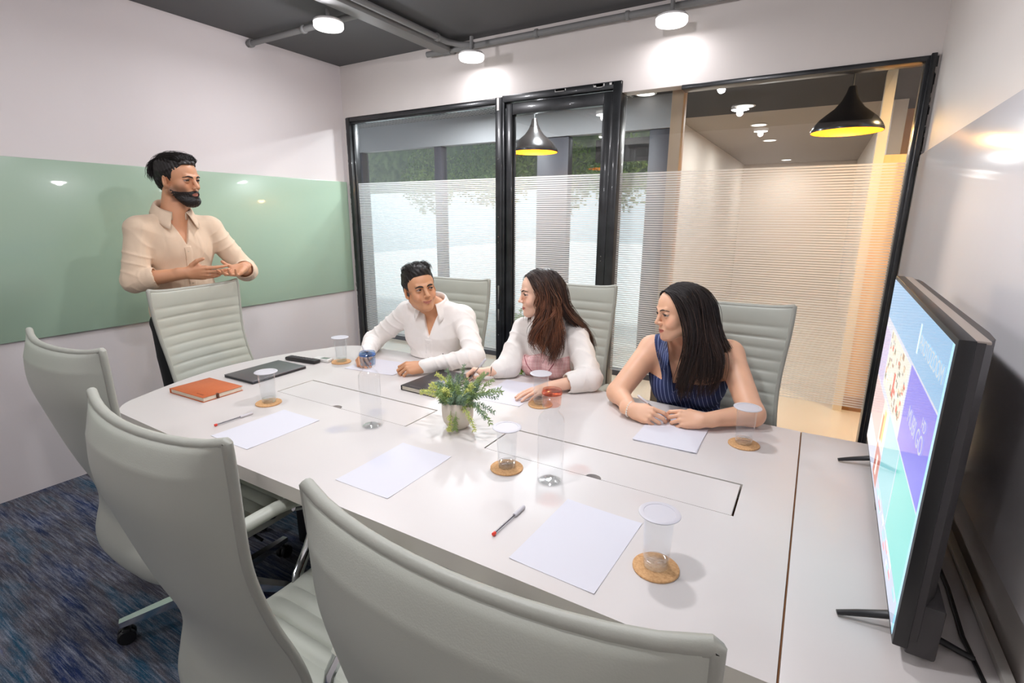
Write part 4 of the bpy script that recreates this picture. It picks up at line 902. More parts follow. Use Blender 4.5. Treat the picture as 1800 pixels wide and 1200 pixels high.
def locks(guides, n, seed, fr, r=.0035, wave=(.006, 3.0), cols=((40, 28, 22), (90, 55, 35)), jit=.01, nseg=20, flat=.6, clump=14, flyaway=.03, midc=None):
    """strands in clumps, interpolated between neighbouring guide curves (frame coordinates)"""
    rg = random.Random(seed); G = [np.array(g, float) for g in guides]; verts = []; faces = []; C = []; K = 4
    def sample(g, t):
        x = min(t, .9999)*(len(g)-1); i = min(int(x), len(g)-2); u = x-i; a = g[max(i-1, 0)]; b = g[i]; c = g[i+1]; d = g[min(i+2, len(g)-1)]
        return .5*((2*b)+(-a+c)*u+(2*a-5*b+4*c-d)*u*u+(-a+3*b-3*c+d)*u**3)
    ts = [k/nseg for k in range(nseg+1)]; q = 0; c0, c1 = np.array(lin(cols[0])), np.array(lin(cols[1]))
    while q < n:
        s = rg.random()*(len(G)-1); i = min(int(s), len(G)-2); u = s-i; ln = 1-.26*rg.random()**2; ph = rg.uniform(0, 1.5)+s*2.0; coff = np.array([rg.gauss(0, 1) for _ in range(3)])*jit; cm = rg.random()**1.4; amp = wave[0]*rg.uniform(.6, 1.3); fq = wave[1]*rg.uniform(.9, 1.1)
        path = []
        for t in ts:
            p = sample(G[i], t*ln)*(1-u)+sample(G[i+1], t*ln)*u; p = p+coff*(.04+.96*t); wv = amp*sstep(.2, .75, t); path.append(p+np.array([math.sin(ph+fq*2*PI*t), math.cos(ph*1.3+fq*2*PI*t), .3*math.sin(ph+fq*4*t)])*wv)
        for m in range(clump):
            if q >= n: break
            q += 1; fl = rg.random() < flyaway; o = np.array([rg.gauss(0, 1) for _ in range(3)])*(.0068 if not fl else .012); l2 = int(nseg*rg.uniform(.78, 1.0)); mixc = min(1, max(0, cm+rg.gauss(0, .18))); rad = r*rg.uniform(.6, 1.3); base = len(verts)
            pts = [fr.w(path[k]+o*(.10+.90*sstep(0, .35, ts[k]))) for k in range(l2+1)]
            for k in range(l2+1):
                p = pts[k]; d = nrm(pts[min(k+1, l2)]-pts[max(k-1, 0)]); sd = nrm(np.cross(d, p-fr.o)+1e-6); nm = np.cross(sd, d); rr = rad*fr.s*(1-.8*max(0, k/l2-.6)/.4)*min(1, .5+ts[k]*4)
                verts += [p+sd*rr, p+nm*rr*flat, p-sd*rr, p-nm*rr*flat]; tt = sstep(.12, .75, ts[k]); C += [c0*(1-mixc*tt)+c1*mixc*tt]*K
            for k in range(l2):
                for a in range(K): b = (a+1) % K; faces.append((base+k*K+a, base+k*K+b, base+(k+1)*K+b, base+(k+1)*K+a))
    return np.array(verts), np.array(faces), np.array(C)
HAIRM = col_mat('hair', .45, spec=.4, aniso=.3)
def join_np(parts):
    V = []; F = []; C = []; n = 0
    for v, f, c in parts: V.append(v); F.append(f+n); C.append(c); n += len(v)
    return np.concatenate(V), np.concatenate(F), np.concatenate(C)
def arm(V, sh, el, wr, r=(.050, .041, .040, .027), k=.02, fold=None):
    V.cone(sh, el, r[0], r[1], k, fold=fold); V.cone(el, wr, r[2], r[3], k*.7, fold=fold)
SKINB = (34, .035)
# ------------------------------------------------------------------ the people
HB = mat('black_hair_strokes', (24, 19, 18), .6); HBR = mat('brown_brow', (52, 34, 28), .6)
def rebase(root, x, y):
    root.location = (x, y, 0)
    for ch in root.children: ch.location = (-x, -y, 0)
def lerp(a, b, t): return np.asarray(a, float)*(1-t)+np.asarray(b, float)*t
def torso(V, T, h, inf=0.0, male=True, k=.03, belly=1.0):
    """T torso frame at the middle between the shoulders; h half shoulder joint distance; the spine runs down and a little back"""
    c, e = V.cone, V.ell; i = inf; W = 1.0 if male else .86
    for s in (-1, 1):
        c((-.012, s*.035, .030), (0, s*h, .0), .042+i, .046*W+i, k, fr=T); e((0, s*(h+.004), -.012), (.050*W+i, .048*W+i, .055*W+i), k, fr=T)
        e((.034 if male else .040, s*.075, -.105), (.044*W+i*.6, .084*W+i, .095+i), k*1.6, fr=T)
    e((-.002, 0, -.14), (.098*W+i, .150*W+i, .175+i), k, fr=T); e((.0, 0, -.32), (.098*W*belly+i*1.1, .138*W*belly+i*1.2, .16+i), k*1.3, fr=T); e((-.01, 0, -.46), (.105*W+i, .160*W+i, .11+i), k*1.3, fr=T)
def cap_hair(name, hv, fr, parent, cols, disp, keep, ells, lk=None, r=None):
    """hair mass: union of ellipsoids kept where keep()>0, plus strands"""
    for c, rr in ells: hv.ell(c, rr, .02, fr=fr)
    A = hv.F.copy()
    hv.loc(fr, lambda x, y, z: -keep(x, y, z), (-.16, -.13, -.16), (.14, .13, .17), 0, 'i'); hv.loc(fr, disp, (-.16, -.13, -.16), (.14, .13, .17), 0, 'disp')
def add_disp(V, fr, fn, lo, hi):
    P = np.array([fr.w((x, y, z)) for x in (lo[0], hi[0]) for y in (lo[1], hi[1]) for z in (lo[2], hi[2])]); r = V.sl(P.min(0), P.max(0))
    q, X, Y, Z = r; px, py, pz = X-fr.o[0], Y-fr.o[1], Z-fr.o[2]; u = [(px*fr.R[0, i]+py*fr.R[1, i]+pz*fr.R[2, i])/fr.s for i in range(3)]; V.F[q] += fn(*u)*fr.s
def rnd_cloth(V, amp, s, ph): 
    r = V.sl(V.lo, V.lo+V.h*V.n); q, X, Y, Z = r; V.F[q] += (amp*.5*wob(X, Y, Z, s*.7, ph)-amp*1.1*crease(X, Y, Z, s, ph)).astype(np.float32)
def male_hair(fr, parent, seed, quiff, front=.072, temple=.052, side_low=-.030, crown=.0, thick=0.0, back=False):
    hv = Vol(fr.o-.19, fr.o+.21, .0024)
    for c, r in (((-.016, 0, .042), (.100+thick, .080+thick, .083+thick)), ((.026, 0, .086+crown), (.054, .060, .026+quiff)), ((-.03, 0, .083+crown*.5), (.07, .065, .04)), ((-.070, 0, .0), (.042+thick, .062+thick, .060))): hv.ell(c, r, .022, fr=fr)
    def keep(x, y, z):
        ay = np.abs(y); hl = np.interp(np.clip(x, -.12, .12), [-.12, -.09, -.055, -.030, -.024, .002, .008, .020, .034, .052, .066, .08, .12], [-.085, -.085, -.070, -.020, .010, .012, side_low, side_low+.008, temple-.012, temple, front-.004, front, front]).astype(np.float32)
        return np.minimum(z-hl+.15*np.maximum(0, .05-ay)*(x > .03)*0, .0905-x+.35*(z-.07)-.35*np.maximum(0, ay-.03))
    add_disp(hv, fr, lambda x, y, z: .0014*np.sin(260*y+30*x+3*np.sin(70*z))+.0010*np.sin(340*x+2.5*np.sin(90*y)+150*z), (-.16, -.13, -.16), (.16, .13, .19))
    hv.loc(fr, lambda x, y, z: -keep(x, y, z), (-.18, -.14, -.17), (.16, .14, .18), 0, 'i'); v, f = hv.mesh()
    pl = [(v, f, np.tile(np.array(lin((27, 22, 21))), (len(v), 1)))]; t = thick; g = []
    for y in (-.058, -.03, 0, .03, .058):
        yy = 1-(y/.085)**2
        if back: g.append([(.070-.5*abs(y)*.3, y*.95, .074+.010*yy), (.058, y, .092+.018*yy+quiff*.5), (.02, y*1.05, .100+.022*yy+crown+quiff*.5), (-.03, y*1.05, .100+.022*yy+crown), (-.075, y, .078+.02*yy), (-.105-t, y*.95, .040)])
        else: g.append([(-.07, y, .074+.025*yy), (-.03, y*1.05, .092+.024*yy+crown), (.018, y*1.05, .096+.020*yy+crown+quiff*.5), (.050, y*1.1, .090+.014*yy+quiff*.6), (.072-.3*abs(y), y*1.1, .080+.010*yy-.1*abs(y))])
    pl.append(locks(g, 1300, seed, fr, .0010, (.0015, 2), ((24, 19, 18), (48, 40, 37)), .0020, nseg=12, clump=7, flyaway=.0))
    if back:
        g3 = [[(-.055, y, .100), (-.092-t, y, .074), (-.106-t, y*1.05, .036), (-.104-t, y*1.1, .008), (-.098-t, y, -.014)] for y in (-.06, -.03, 0, .03, .06)]
        pl.append(locks(g3, 520, seed+1, fr, .0016, (.003, 3), ((24, 19, 18), (38, 32, 30)), .0012, nseg=14, clump=9, flyaway=.0))
    v, f, c = join_np(pl); return np_mesh('hair', v, f, HAIRM, parent, c)
SKIN = col_mat('skin', .46, .12, bump=(900, .03))
def legs(parent, hipc, T, knees, feet, m, shoe, name='trousers', r=(.085, .060, .055, .045)):
    lo = np.min([hipc]+knees+feet, 0)-.15; hi = np.max([hipc]+knees+feet, 0)+.17; V = Vol(lo, hi, .009)
    V.ell(hipc, (.12, .165, .11), .03, fr=None, rot=T.R)
    for s, kn, ft in zip((-1, 1), knees, feet):
        hp = np.asarray(hipc)+T.R @ V3(.02, s*.09, -.02); V.cone(hp, kn, r[0], r[1], .03); V.cone(kn, ft, r[2], r[3], .02)
    rnd_cloth(V, .003, .8, 1); v, f = V.mesh(); np_mesh(name, v, f, m, parent)
    for ft in feet:
        S = Vol(np.asarray(ft)-.22, np.asarray(ft)+.25, .007); S.cone(V3(ft[0], ft[1], .045), V3(ft[0], ft[1], .045)+T.R[:, 0]*.14, .042, .036, .01, flat=((0, 0, 1), .8)); S.cone(ft, V3(ft[0], ft[1], .05), .036, .04, .02)
        S.put(lambda X, Y, Z: .004-Z+0*X+0*Y, S.lo, S.lo+S.h*S.n, 0, 'i'); v, f = S.mesh(); np_mesh('shoe', v, f, shoe, parent)
BLACKCL = mat('black_trousers', (26, 26, 28), .8, bump=(300, .1)); SHOE = mat('black_shoe', (24, 22, 22), .35); DENIM = mat('dark_trousers', (44, 46, 56), .85, bump=(300, .1))
def vopen(V, T, u0, u1, w, x0=.02):
    """cut the open neck of a shirt: a V between heights u0 (point) and u1 (collar)"""
    V.loc(T, lambda x, y, z: np.maximum(np.maximum(np.abs(y)*.93-(z-u0)*(w/(u1-u0)), u0-z), x0-x), (0, -w-.02, u0), (.2, w+.02, u1+.05), .003, 'd')
def placket(V, T, lo, hi, w=.016, t=.0022, y0=0):
    r = V.F.copy(); V2 = V.copy(); V2.loc(T, lambda x, y, z: np.maximum(np.maximum(np.abs(y-y0)-w, lo-z), z-hi), (.0, y0-w-.01, lo-.02), (.2, y0+w+.01, hi+.02), 0, 'i')
    P = np.array([T.w((x, y, z)) for x in (.0, .19) for y in (y0-w-.02, y0+w+.02) for z in (lo-.02, hi+.02)]); q = V.sl(P.min(0), P.max(0))[0]
    V.F[q] = np.where((np.abs(V2.F[q]-V.F[q]) < 1e-6), V.F[q]-t, V.F[q])
def buttons(V, T, zs, y0, parent, m, dx=.003):
    for z in zs:
        p = V.hit(T.w((.22, y0, z)), -T.R[:, 0]); b = MB(); n = T.R[:, 0]; M = Matrix.Translation(p) @ Vector(n).to_track_quat('Z', 'Y').to_matrix().to_4x4()
        b.lathe([(.0035, -.001), (.0045, 0), (.0045, .0012), (.003, .0016)], 12, M=M); b.build('button', m, parent)

# ---- seated man in the white shirt
def man_seated():
    root = thing('person', 'seated man with short black hair in an off-white shirt, forearms on the table', 'person', (0, 0, 0))
    hf = frame(-31, 6, 8, (-1.772, 2.05, 1.134)); T = frame(-74, -6, -2, (-1.755, 2.15, .985))
    shL, shR = T.w((0, .165, -.01)), T.w((0, -.165, -.01)); elL, elR = V3(-1.44, 2.07, .806), V3(-2.135, 2.05, .806); wrL, wrR = V3(-1.578, 1.842, .792), V3(-1.995, 1.855, .79)
    V = Vol((-2.28, 1.62, .64), (-1.33, 2.34, 1.27), .0026); head(V, hf, True, 1.0, .96)
    V.cone(hf.w((-.028, 0, -.06)), T.w((-.012, -.004, .03)), .055, .062, .02); torso(V, T, .155, -.008)
    arm(V, shL, elL, wrL, (.046, .038, .037, .026)); arm(V, shR, elR, wrR, (.046, .038, .037, .026))
    hand(V, wrL, (-.70, -.71, .02), (.22, -.40, .9), -1, 1.0, ((38, 62, 38), (40, 66, 38), (44, 66, 38), (46, 64, 38)), (8, 3, -3, -9), ((.030, .034, -.016), (.060, .040, -.028), (.084, .030, -.036)))
    fr, tips = hand(V, wrR, (.48, -.86, .06), (-.45, -.25, .85), 1, .98, ((35, 45, 30), (40, 50, 30), (45, 55, 30), (50, 55, 30)), th=((.034, .034, -.014), (.064, .036, -.026), (.092, .022, -.034)))
    v, f = V.mesh(); np_mesh('body', v, f, SKIN, root, skin_col(v, hf, (205, 150, 112), (180, 104, 90), blush=.10, lipm=.006))
    eyes(hf, root, V, (36, 0), hair=HB, browr=.0037, bz=-.002); male_hair(hf, root, 21, .010, .070, .050, -.004, .006, .002)
    m = mat('offwhite_linen', (246, 241, 236), .85, bump=(420, .12), vary=(14, (240, 234, 228)), sheen=.2, folds=(8, .32))
    S = Vol((-2.29, 1.78, .56), (-1.30, 2.40, 1.13), .0036); torso(S, T, .158, .010)
    en = lambda t: 1.0+0*t
    S.cone(shL, elL, .060, .053, .02, fold=(.0030, 95, .3)); S.cone(elL, lerp(elL, wrL, .86), .052, .037, .02, fold=(.0028, 110, 1.9)); S.cone(lerp(elL, wrL, .86), lerp(elL, wrL, 1.0), .0375, .036, .004)
    S.cone(shR, elR, .060, .053, .02, fold=(.0034, 95, 2.3)); S.cone(elR, lerp(elR, wrR, .86), .052, .038, .02, fold=(.0034, 110, .9)); S.cone(lerp(elR, wrR, .86), lerp(elR, wrR, 1.0), .0385, .037, .004)
    S.ell(T.w((.02, 0, -.30)), (.115, .155, .12), .04, rot=T.R); rnd_cloth(S, .0028, 1.1, .7); S.put(lambda X, Y, Z: .7525-Z+0*X+0*Y-np.maximum(0, Y-2.10)*6, S.lo, S.lo+S.h*S.n, 0, 'i')
    vopen(S, T, -.105, .05, .046); placket(S, T, -.42, -.115); S.cone(T.w((-.02, 0, .01)), T.w((-.01, 0, .2)), .055, .055, .006, 'd'); v, f = S.mesh(); sh = np_mesh('shirt', v, f, m, root)
    nf = Fr(T.w((-.008, -.012, .058)), frame(-70, -10, -2).R); collar(nf, .060, .062, .012, -.018, 26, .014, sh, m, point=.030, w=1.0)
    bm_ = mat('shirt_button', (214, 206, 198), .4); buttons(S, T, (-.135, -.215, -.295), 0, sh, bm_)
    p = S.hit(T.w((.2, .075, -.20)), -T.R[:, 0]); n = T.R[:, 0]; pk = MB(); M = Matrix.Translation(p) @ Vector(n).to_track_quat('Z', 'Y').to_matrix().to_4x4(); pk.rbox((-.0018, -.012, -.002), (.0018, .012, .002), .001, M=M); pk.build('pocket_tag', HB, sh)
    legs(root, V3(-1.79, 2.23, .56), T, [V3(-1.90, 1.92, .52), V3(-1.68, 1.90, .52)], [V3(-1.9, 1.86, .09), V3(-1.66, 1.84, .09)], DENIM, SHOE)
    pen(tuple(tips[0]+V3(.0, .0, .014)), nrm(wrR+V3(-.07, .02, .075)-tips[0]), 'clear pen with a red end held in the seated man\'s right hand', up=0)
    rebase(root, -1.79, 2.2)
man_seated()

# ---- standing man
def man_standing():
    root = thing('person', 'standing bearded man in a beige shirt, hands open over the chair back', 'person', (0, 0, 0))
    hf = frame(18, -2, 2, (-3.02, 1.565, 1.688), 1.08); T = frame(-4, -2, 0, (-3.05, 1.53, 1.435))
    shL, shR = T.w((0, .175, -.01)), T.w((0, -.175, -.01)); elR, elL = V3(-3.02, 1.275, 1.172), V3(-2.93, 1.83, 1.18); wrR, wrL = V3(-2.865, 1.455, 1.205), V3(-2.80, 1.73, 1.215)
    V = Vol((-3.24, 1.12, 1.08), (-2.66, 1.94, 1.84), .0027); head(V, hf, True, 0.0, 1.10)
    Hd = V.copy()
    V.cone(hf.w((-.028, 0, -.06)), T.w((-.015, 0, .03)), .062, .070, .02); torso(V, T, .165, -.008)
    arm(V, shR, elR, wrR, (.050, .043, .044, .029)); arm(V, shL, elL, wrL, (.050, .043, .044, .029))
    frR, tR = hand(V, wrR, (.50, .86, -.04), (.78, -.50, -.36), 1, 1.08, ((4, 8, 5), (8, 10, 6), (12, 12, 8), (18, 14, 8)), (3, 1, -1, -3), th=((.026, .040, -.004), (.050, .066, .002), (.076, .078, .002)))
    # the right hand's thumb points up, its back faces the camera
    frL, tL = hand(V, wrL, (.30, -.83, -.30), (-.40, .12, -.90), 1, 1.0, ((18, 22, 12), (24, 26, 14), (30, 30, 16), (34, 32, 18)), (10, 3, -4, -11), th=((.026, .042, .0), (.040, .070, -.010), (.046, .092, -.026)))
    v, f = V.mesh()
    stub = lambda x, y, z: .62*sstep(-.012, -.045, z)*sstep(.028, .012, x-.055-.0*y)*sstep(-.012, .008, x)*sstep(.02, .04, np.abs(y))*sstep(-.112, -.098, z)
    np_mesh('body', v, f, SKIN, root, skin_col(v, hf, (206, 150, 114), (182, 106, 94), stub=stub))
    eyes(hf, root, V, (-6, -6), hair=HB, browr=.0036, bz=-.002); male_hair(hf, root, 41, -.006, .074, .050, -.010, -.006, .001, back=True)
    B = Vol(hf.o-.15, hf.o+.15, .0022); head(B, hf, True, 0, 1.10)
    def reg(x, y, z):
        ay = np.abs(y); jawl = np.interp(np.clip(x, -.05, .12), [-.05, -.004, .012, .03, .05, .064, .09, .12], [-.2, -.036, -.046, -.054, -.057, -.056, -.056, -.056]).astype(np.float32)
        lips = (1-(ay/.0205)**2-((z+.0695)/.0088)**2)*.008                 # bare lips
        must = np.minimum(np.minimum(.033-ay, -.0490-.22*ay-z), np.minimum(z+.072, x-.06)); return np.minimum(np.maximum(np.minimum(jawl-z, x-.010), must), -lips)
    thick = lambda x, y, z: .0004+.010*sstep(-.070, -.105, z)*sstep(.0, .05, x)+.0038*sstep(.02, .06, x)
    add_disp(B, hf, lambda x, y, z: -thick(x, y, z)+.0011*np.sin(420*y+6*np.sin(90*z))*np.sin(260*z+4*np.sin(130*x)), (-.149, -.12, -.15), (.14, .12, .02))
    B.loc(hf, lambda x, y, z: -reg(x, y, z), (-.13, -.10, -.14), (.14, .10, .13), 0, 'i'); v, f = B.mesh(); np_mesh('beard', v, f, HAIRM, root, np.tile(np.array(lin((28, 22, 20))), (len(v), 1)))
    m = mat('beige_shirt', (222, 198, 172), .8, bump=(400, .12), vary=(8, (216, 191, 165)), sheen=.2, folds=(7, .34))
    S = Vol((-3.28, 1.10, .90), (-2.70, 1.98, 1.54), .0038); torso(S, T, .172, .013, belly=1.06)
    cR, cL = lerp(elR, wrR, .30), lerp(elL, wrL, .42)
    S.cone(shR, elR, .066, .060, .02, fold=(.0024, 84, .4)); S.cone(elR, cR, .058, .054, .02, fold=(.003, 120, .4)); S.cone(lerp(elR, wrR, .12), cR, .059, .056, .003)
    S.cone(shL, elL, .066, .060, .02, fold=(.0024, 84, 2.4)); S.cone(elL, cL, .058, .052, .02, fold=(.003, 120, 1.4)); S.cone(lerp(elL, wrL, .2), cL, .058, .054, .003)
    for c_, w_ in ((cR, wrR), (cL, wrL)):                       # open the cuffs
        d = nrm(w_-c_); S.cone(c_+d*.012, c_+d*.11, .046, .06, .003, 'd')
        S.put(lambda X, Y, Z, c_=c_, d=d: (X-c_[0])*d[0]+(Y-c_[1])*d[1]+(Z-c_[2])*d[2]-.012+0*X, c_-.09, c_+.10, 0, 'none')
    S.ell(T.w((.0, 0, -.42)), (.125, .168, .14), .05, rot=T.R); rnd_cloth(S, .0032, .9, 2.2)
    vopen(S, T, -.085, .05, .046); placket(S, T, -.5, -.095); S.cone(T.w((-.02, 0, .01)), T.w((-.01, 0, .2)), .066, .066, .006, 'd'); v, f = S.mesh(); sh = np_mesh('shirt', v, f, m, root)
    nf = Fr(T.w((-.014, 0, .080)), frame(-4, -10, 0).R); collar(nf, .073, .077, .026, -.020, 24, .016, sh, m, point=.030)
    MB().tube([tuple(S.hit(T.w((.24, -.016, z)), -T.R[:, 0])) for z in np.linspace(-.10, -.44, 30)], .0012, 5).build('placket_seam_shade', mat('seam_shadow', (168, 140, 112), .8), sh)  # darker tube paints the shade line along the placket edge
    buttons(S, T, (-.12, -.205, -.29, -.375), 0, sh, mat('beige_button', (200, 180, 156), .4))
    MB().tube([frR.w((.106, -.010, .0))+V3(0, 0, 0)] + [frR.w((.100+.0*math.cos(a), -.010+.0098*math.cos(a), -.003+.0098*math.sin(a))) for a in [2*PI*k/16 for k in range(17)]][1:], .0014, 6).build('ring', STEEL, root)
    legs(root, V3(-3.07, 1.52, .93), T, [V3(-3.05, 1.42, .50), V3(-3.04, 1.62, .50)], [V3(-3.06, 1.41, .09), V3(-3.06, 1.63, .09)], BLACKCL, SHOE, r=(.092, .068, .062, .052))
    bl = MB(); bl.tube([T.w((.128*math.cos(a), .168*math.sin(a), -.455)) for a in [2*PI*k/40 for k in range(41)]], .012, 8, flat=1.5); bl.build('belt', SHOE, root)
    rebase(root, -3.06, 1.52)
man_standing()

# ---- woman in the pink top
PLAID = mat('pink_plaid', (236, 190, 188), .8, bump=(300, .15))
def plaid(m):
    nt = m.node_tree; N = nt.nodes.new; L = nt.links.new; b = nt.nodes['Principled BSDF']; tc = N('ShaderNodeTexCoord'); prev = None
    for ax, sc_, c in (('X', 90, (248, 220, 218)), ('Z', 90, (248, 220, 218)), ('X', 30, (206, 138, 142)), ('Z', 30, (206, 138, 142))):
        sp = N('ShaderNodeSeparateXYZ'); L(tc.outputs['Object'], sp.inputs[0]); mu = N('ShaderNodeMath'); mu.operation = 'MULTIPLY'; mu.inputs[1].default_value = sc_; L(sp.outputs[ax], mu.inputs[0]); fr = N('ShaderNodeMath'); fr.operation = 'FRACT'; L(mu.outputs[0], fr.inputs[0])
        gt = N('ShaderNodeMath'); gt.operation = 'LESS_THAN'; gt.inputs[1].default_value = .3 if sc_ > 50 else .1; L(fr.outputs[0], gt.inputs[0]); k = N('ShaderNodeMath'); k.operation = 'MULTIPLY'; k.inputs[1].default_value = .5; L(gt.outputs[0], k.inputs[0])
        mx = N('ShaderNodeMix'); mx.data_type = 'RGBA'; L(k.outputs[0], mx.inputs[0]); mx.inputs[7].default_value = (*lin(c), 1)
        if prev: L(prev, mx.inputs[6])
        else: mx.inputs[6].default_value = (*lin((234, 186, 184)), 1)
        prev = mx.outputs[2]
    L(prev, b.inputs['Base Color'])
plaid(PLAID)
def scalp(fr, cols, s=1.0, cut=None):
    hv = Vol(fr.o-.17, fr.o+.18, .003); hv.ell((-.018, 0, .040), (.102, .084, .084), 0, fr=fr); hv.ell((-.045, 0, -.02), (.075, .078, .075), .03, fr=fr)
    def keep(x, y, z):
        ay = np.abs(y); hl = np.interp(np.clip(z, -.12, .13), [-.12, -.03, .02, .06, .078, .088, .13], [-.03, -.012, .012, .046, .064, .074, .1]).astype(np.float32); return hl+.04*np.minimum(0, .05-ay)-x
    add_disp(hv, fr, lambda x, y, z: .0012*np.sin(330*x+3*np.sin(50*y))+.003*np.exp(-(y/.0035)**2)*(z > .05), (-.16, -.13, -.16), (.15, .13, .16))
    hv.loc(fr, lambda x, y, z: -keep(x, y, z), (-.17, -.13, -.16), (.15, .13, .17), 0, 'i'); v, f = hv.mesh(); return (v, f, np.tile(np.array(lin(cols)), (len(v), 1)))
def woman_pink():
    root = thing('person', 'seated woman with long wavy brown hair in a white shirt and pink plaid top', 'person', (0, 0, 0))
    hf = frame(-138, -1, 4, (-1.087, 2.10, 1.157), .94); T = frame(-88, -6, 0, (-1.068, 2.17, .965))
    shL, shR = T.w((0, .140, -.01)), T.w((0, -.140, -.01)); elL, elR = V3(-.80, 2.05, .800), V3(-1.215, 2.03, .798); wrL, wrR = V3(-.935, 1.905, .782), V3(-1.262, 1.945, .790)
    V = Vol((-1.46, 1.66, .66), (-.70, 2.36, 1.29), .0026); head(V, hf, False, .35, .95)
    V.cone(hf.w((-.028, 0, -.06)), T.w((-.012, 0, .03)), .046, .050, .02); torso(V, T, .130, -.006, False)
    arm(V, shL, elL, wrL, (.038, .033, .034, .023)); arm(V, shR, elR, wrR, (.038, .033, .034, .023))
    hand(V, wrL, (-.36, -.92, -.05), (.05, -.02, 1), -1, .92, ((6, 10, 6), (5, 10, 6), (6, 10, 6), (8, 10, 6)), (5, 1, -3, -7), ((.030, .036, -.010), (.054, .052, -.014), (.082, .056, -.016)))
    frR, tR = hand(V, wrR, (-.82, -.52, .12), (-.05, .25, .95), 1, .90, ((40, 55, 30), (55, 60, 35), (62, 64, 35), (66, 66, 35)), th=((.032, .034, -.018), (.058, .034, -.034), (.080, .018, -.040)))
    v, f = V.mesh(); np_mesh('body', v, f, SKIN, root, skin_col(v, hf, (234, 190, 164), (188, 70, 66), blush=.18, lipm=.002))
    eyes(hf, root, V, (0, 0), hair=HBR, browr=.0026, bz=.000, lashr=1.5)
    m = mat('white_cotton', (238, 233, 228), .8, bump=(300, .10), vary=(7, (232, 226, 220)), sheen=.2, folds=(8, .34))
    S = Vol((-1.46, 1.80, .60), (-.68, 2.40, 1.07), .0036); torso(S, T, .135, .008, False)
    S.cone(shL, elL, .056, .056, .02, fold=(.0036, 85, .3)); c1 = lerp(elL, wrL, .42); S.cone(elL, c1, .052, .050, .015, fold=(.003, 100, .5)); S.cone(lerp(elL, wrL, .18), c1, .053, .051, .002); d = nrm(wrL-c1); S.cone(c1+d*.02, c1+d*.10, .038, .05, .003, 'd')
    S.cone(shR, elR, .056, .058, .02, fold=(.0036, 85, 1.3)); S.cone(elR, lerp(elR, wrR, .55), .056, .045, .02, fold=(.0036, 100, 2.5)); S.cone(lerp(elR, wrR, .5), lerp(elR, wrR, .62), .044, .038, .003)
    rnd_cloth(S, .003, 1.2, 1.7); S.put(lambda X, Y, Z: .7525-Z+0*X+0*Y-np.maximum(0, Y-2.08)*6, S.lo, S.lo+S.h*S.n, 0, 'i'); vopen(S, T, -.09, .05, .05); S.cone(T.w((-.02, 0, .01)), T.w((-.01, 0, .2)), .047, .047, .006, 'd')
    P = Vol((-1.26, 1.96, .58), (-.88, 2.40, .94), .0034); torso(P, T, .12, .014, False); P.F = P.F
    for s in (-1, 1): P.ell(T.w((.075, s*.062, -.145)), (.055, .062, .060), .02, rot=T.R)
    P.loc(T, lambda x, y, z: np.maximum(z+.105-.35*np.abs(np.abs(y)-.07)+.0*x, np.abs(y)-.135), (-.2, -.2, -.5), (.25, .2, .1), 0, 'i'); rnd_cloth(P, .0014, 1.6, .7)
    v, f = S.mesh(); sh = np_mesh('shirt', v, f, m, root); v, f = P.mesh(); pk = np_mesh('corset_top', v, f, PLAID, root)
    tr = mat('maroon_piping', (158, 74, 84), .6)
    for s in (-1, 1):
        pts = []
        for t in np.linspace(0, 1, 12): p = P.hit(T.w((.26, s*(.085-.065*t), -.10-.10*t)), -T.R[:, 0]); pts.append(tuple(p))
        MB().tube(pts, .0022, 6).build('piping', tr, pk)
    nf = Fr(T.w((-.006, 0, .060)), frame(-90, -10, 0).R); collar(nf, .062, .066, .022, -.012, 26, .014, sh, m, point=.026)
    legs(root, V3(-1.09, 2.26, .56), T, [V3(-1.18, 1.95, .52), V3(-1.0, 1.95, .52)], [V3(-1.18, 1.90, .09), V3(-1.0, 1.90, .09)], BLACKCL, SHOE, r=(.078, .055, .05, .04))
    F_ = [[(.072, .004, .092), (.060, .045, .080), (.036, .078, .035), (.012, .090, -.030), (.010, .096, -.10), (.042, .098, -.17), (.056, .104, -.24), (.040, .108, -.300)],
         [(.045, .004, .112), (.025, .058, .092), (.004, .088, .045), (-.012, .098, -.03), (-.014, .104, -.11), (.000, .110, -.19), (-.006, .122, -.27), (-.006, .120, -.350)],
         [(.015, .004, .121), (-.012, .060, .098), (-.032, .090, .045), (-.042, .099, -.03), (-.044, .106, -.11), (-.050, .118, -.19), (-.066, .128, -.27), (-.054, .122, -.345)]]
    B_ = [[(.015, .004, .121), (-.015, .060, .098), (-.036, .090, .045), (-.060, .096, -.03), (-.110, .090, -.10), (-.190, .070, -.16), (-.250, .03, -.24), (-.262, .02, -.33)],
         [(-.03, .004, .120), (-.07, .050, .092), (-.098, .074, .03), (-.118, .078, -.05), (-.160, .072, -.12), (-.220, .05, -.19), (-.262, .03, -.27), (-.275, .02, -.36)],
         [(-.05, .0, .115), (-.098, .0, .075), (-.122, .0, .01), (-.13, .0, -.08), (-.150, .01, -.16), (-.185, .03, -.24), (-.20, .05, -.31), (-.205, .06, -.37)],
         [(-.03, -.004, .120), (-.07, -.050, .092), (-.098, -.074, .03), (-.11, -.080, -.05), (-.12, -.09, -.12), (-.13, -.10, -.18), (-.135, -.10, -.24), (-.14, -.10, -.30)]]
    g2 = [[(.072, -.004, .092), (.062, -.045, .075), (.040, -.074, .03), (.020, -.084, -.03), (.022, -.080, -.08), (.044, -.070, -.12), (.058, -.058, -.155)], [(.01, -.004, .122), (-.02, -.060, .098), (-.04, -.088, .045), (-.045, -.092, -.03), (-.04, -.09, -.09), (-.03, -.09, -.14), (-.025, -.09, -.17)]]
    cols = ((48, 35, 31), (150, 94, 66))
